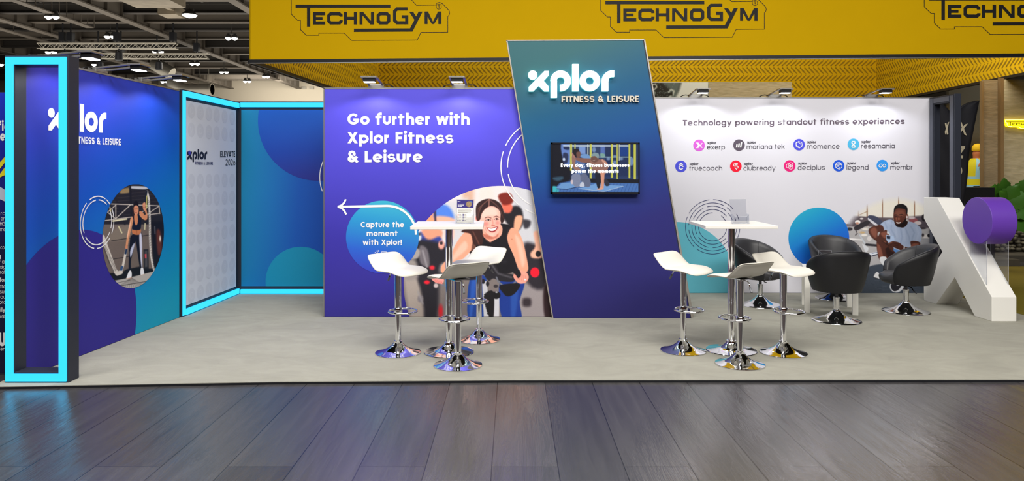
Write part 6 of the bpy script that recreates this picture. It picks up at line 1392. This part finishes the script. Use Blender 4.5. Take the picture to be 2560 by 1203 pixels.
b = MB(); b.box(8.0, 9.7, 14.3, 15.6, FLOOR_Z, .17); tag(b.build('platform', mat('dark_plinth', rgb(74, 70, 62), .5)), 'dark raised platform under the person in yellow', 'platform')
# ================================================================== person in yellow
px_, py_ = at(2440, 430, 14.75)[0], 14.75
ps = thing('person', 'person in a yellow cap and yellow high-visibility vest, half hidden by the brown post', 'person', (px_, py_, .17), R(0))
SCL = 1.09
def skin_body(name, joints, edges, radii, m, parent, lv_=2):
    me = bpy.data.meshes.new(name); me.from_pydata(joints, edges, []); o = bpy.data.objects.new(name, me); COL.objects.link(o); o.parent = parent
    md = o.modifiers.new('skin', 'SKIN'); md.use_smooth_shade = True
    if not me.skin_vertices: 
        try: me.skin_vertices.new()
        except Exception: pass
    for i, r in enumerate(radii):
        me.skin_vertices[0].data[i].radius = r if isinstance(r, tuple) else (r, r)
    me.skin_vertices[0].data[0].use_root = True
    sd = o.modifiers.new('smooth', 'SUBSURF'); sd.levels = lv_; sd.render_levels = lv_
    me.materials.append(m)
    return o
# facing +x and a little away; arms bent in front
J = [(0, 0, .98), (0, 0, 1.18), (.0, 0, 1.42), (.015, 0, 1.52), (.035, 0, 1.63), (.04, 0, 1.72),
     (0, -.10, .94), (.03, -.11, .52), (0, -.11, .08), (.12, -.11, .04), (0, .10, .94), (-.03, .11, .52), (-.05, .11, .08), (.08, .11, .04),
     (0, -.20, 1.44), (.0, -.27, 1.16), (.22, -.22, 1.10), (.31, -.19, 1.12), (0, .20, 1.44), (.02, .26, 1.16), (.24, .20, 1.12), (.33, .17, 1.14)]
E = [(0, 1), (1, 2), (2, 3), (3, 4), (4, 5), (0, 6), (6, 7), (7, 8), (8, 9), (0, 10), (10, 11), (11, 12), (12, 13), (2, 14), (14, 15), (15, 16), (16, 17), (2, 18), (18, 19), (19, 20), (20, 21)]
RD = [(.15, .11), (.15, .11), (.16, .11), .055, .098, .092, .10, .068, .05, .042, .10, .068, .05, .042, .07, .055, .042, .035, .07, .055, .042, .035]
J = [(x * SCL, y * SCL, z * SCL + .0) for x, y, z in J]; RD = [(r[0] * SCL, r[1] * SCL) if isinstance(r, tuple) else r * SCL for r in RD]
M_SKIN = mat('skin', rgb(196, 118, 72), .6)
skin_body('body', J, E, RD, M_SKIN, ps)
k = SCL
b = MB()   # face details
for s in (-1, 1): b.lathe([(.008, -.004), (.010, 0), (.006, .004)], 8, (.118 * k, s * .035 * k, 1.665 * k), axis='x')
b.build('eyes', M_BLACK, ps, world=False)
b = MB(); b.lathe([(.004, 0), (.016, .01), (.018, .02)], 8, (.112 * k, 0, 1.635 * k), axis='x'); b.build('nose', M_SKIN, ps, world=False, smooth=True)
b = MB(); b.lathe([(.104, 1.695), (.110, 1.715), (.110, 1.74), (.105, 1.765), (.095, 1.79), (.080, 1.81), (.060, 1.825), (.035, 1.834), (.005, 1.838)], 24, (.035 * k, 0, 0)); 
b.v = [(x, y, z * k if z < 3 else z) for x, y, z in b.v]; b.add([(.10 * k, -.09 * k, 1.705 * k), (.20 * k, -.06 * k, 1.70 * k), (.215 * k, 0, 1.705 * k), (.20 * k, .06 * k, 1.70 * k), (.10 * k, .09 * k, 1.705 * k), (.10 * k, -.09 * k, 1.722 * k), (.20 * k, -.06 * k, 1.712 * k), (.215 * k, 0, 1.716 * k), (.20 * k, .06 * k, 1.712 * k), (.10 * k, .09 * k, 1.722 * k)], [(4, 3, 2, 1, 0), (5, 6, 7, 8, 9), (0, 1, 6, 5), (1, 2, 7, 6), (2, 3, 8, 7), (3, 4, 9, 8)])
b.build('cap', mat('yellow_cap', rgb(228, 186, 20), .7), ps, world=False, smooth=50)
VB = MB(); NV = 40; VR = [(.90, .150, .205), (.94, .160, .215), (1.00, .160, .212), (1.05, .160, .212), (1.10, .158, .210), (1.16, .158, .212), (1.21, .158, .215), (1.30, .156, .222), (1.40, .146, .222), (1.47, .122, .200), (1.52, .090, .150), (1.555, .075, .095)]
for z, rx, ry in VR:
    for i in range(NV): a = 2 * math.pi * i / NV; VB.v.append((rx * k * math.cos(a), ry * k * math.sin(a), z * k))
for j in range(len(VR) - 1):
    for i in range(NV):
        a = (i + .5) * 360 / NV; band = VR[j][0] in (1.00, 1.16) or (VR[j][0] >= 1.21 and min(abs((a % 180) - q) for q in (54, 63, 117, 126)) < 5)
        VB.f.append((j * NV + i, j * NV + (i + 1) % NV, (j + 1) * NV + (i + 1) % NV, (j + 1) * NV + i)); VB.m.append(1 if band else 0)
VB.build('high_visibility_vest', [mat('hi_vis_yellow', rgb(214, 202, 20), .7), mat('reflective_band', rgb(150, 200, 222), .4)], ps, world=False, smooth=True)
TJ = [(0, 0, .98), (0, -.10, .93), (.03, -.11, .52), (0, -.11, .10), (0, .10, .93), (-.03, .11, .52), (-.05, .11, .10)]
skin_body('trousers', [(x * k, y * k, z * k) for x, y, z in TJ], [(0, 1), (1, 2), (2, 3), (0, 4), (4, 5), (5, 6)], [(.175 * k, .135 * k), .115 * k, .085 * k, .07 * k, .115 * k, .085 * k, .07 * k], mat('black_trousers', rgb(20, 20, 24), .8), ps)
SJ = [(0, -.19, 1.45), (0.0, -.275, 1.17), (.20, -.225, 1.10)]
for s in (1, -1): skin_body('sleeve', [(x * k, y * k * s, z * k) for x, y, z in SJ], [(0, 1), (1, 2)], [.085 * k, .068 * k, .052 * k], mat('black_sleeve', rgb(26, 26, 30), .8), ps)
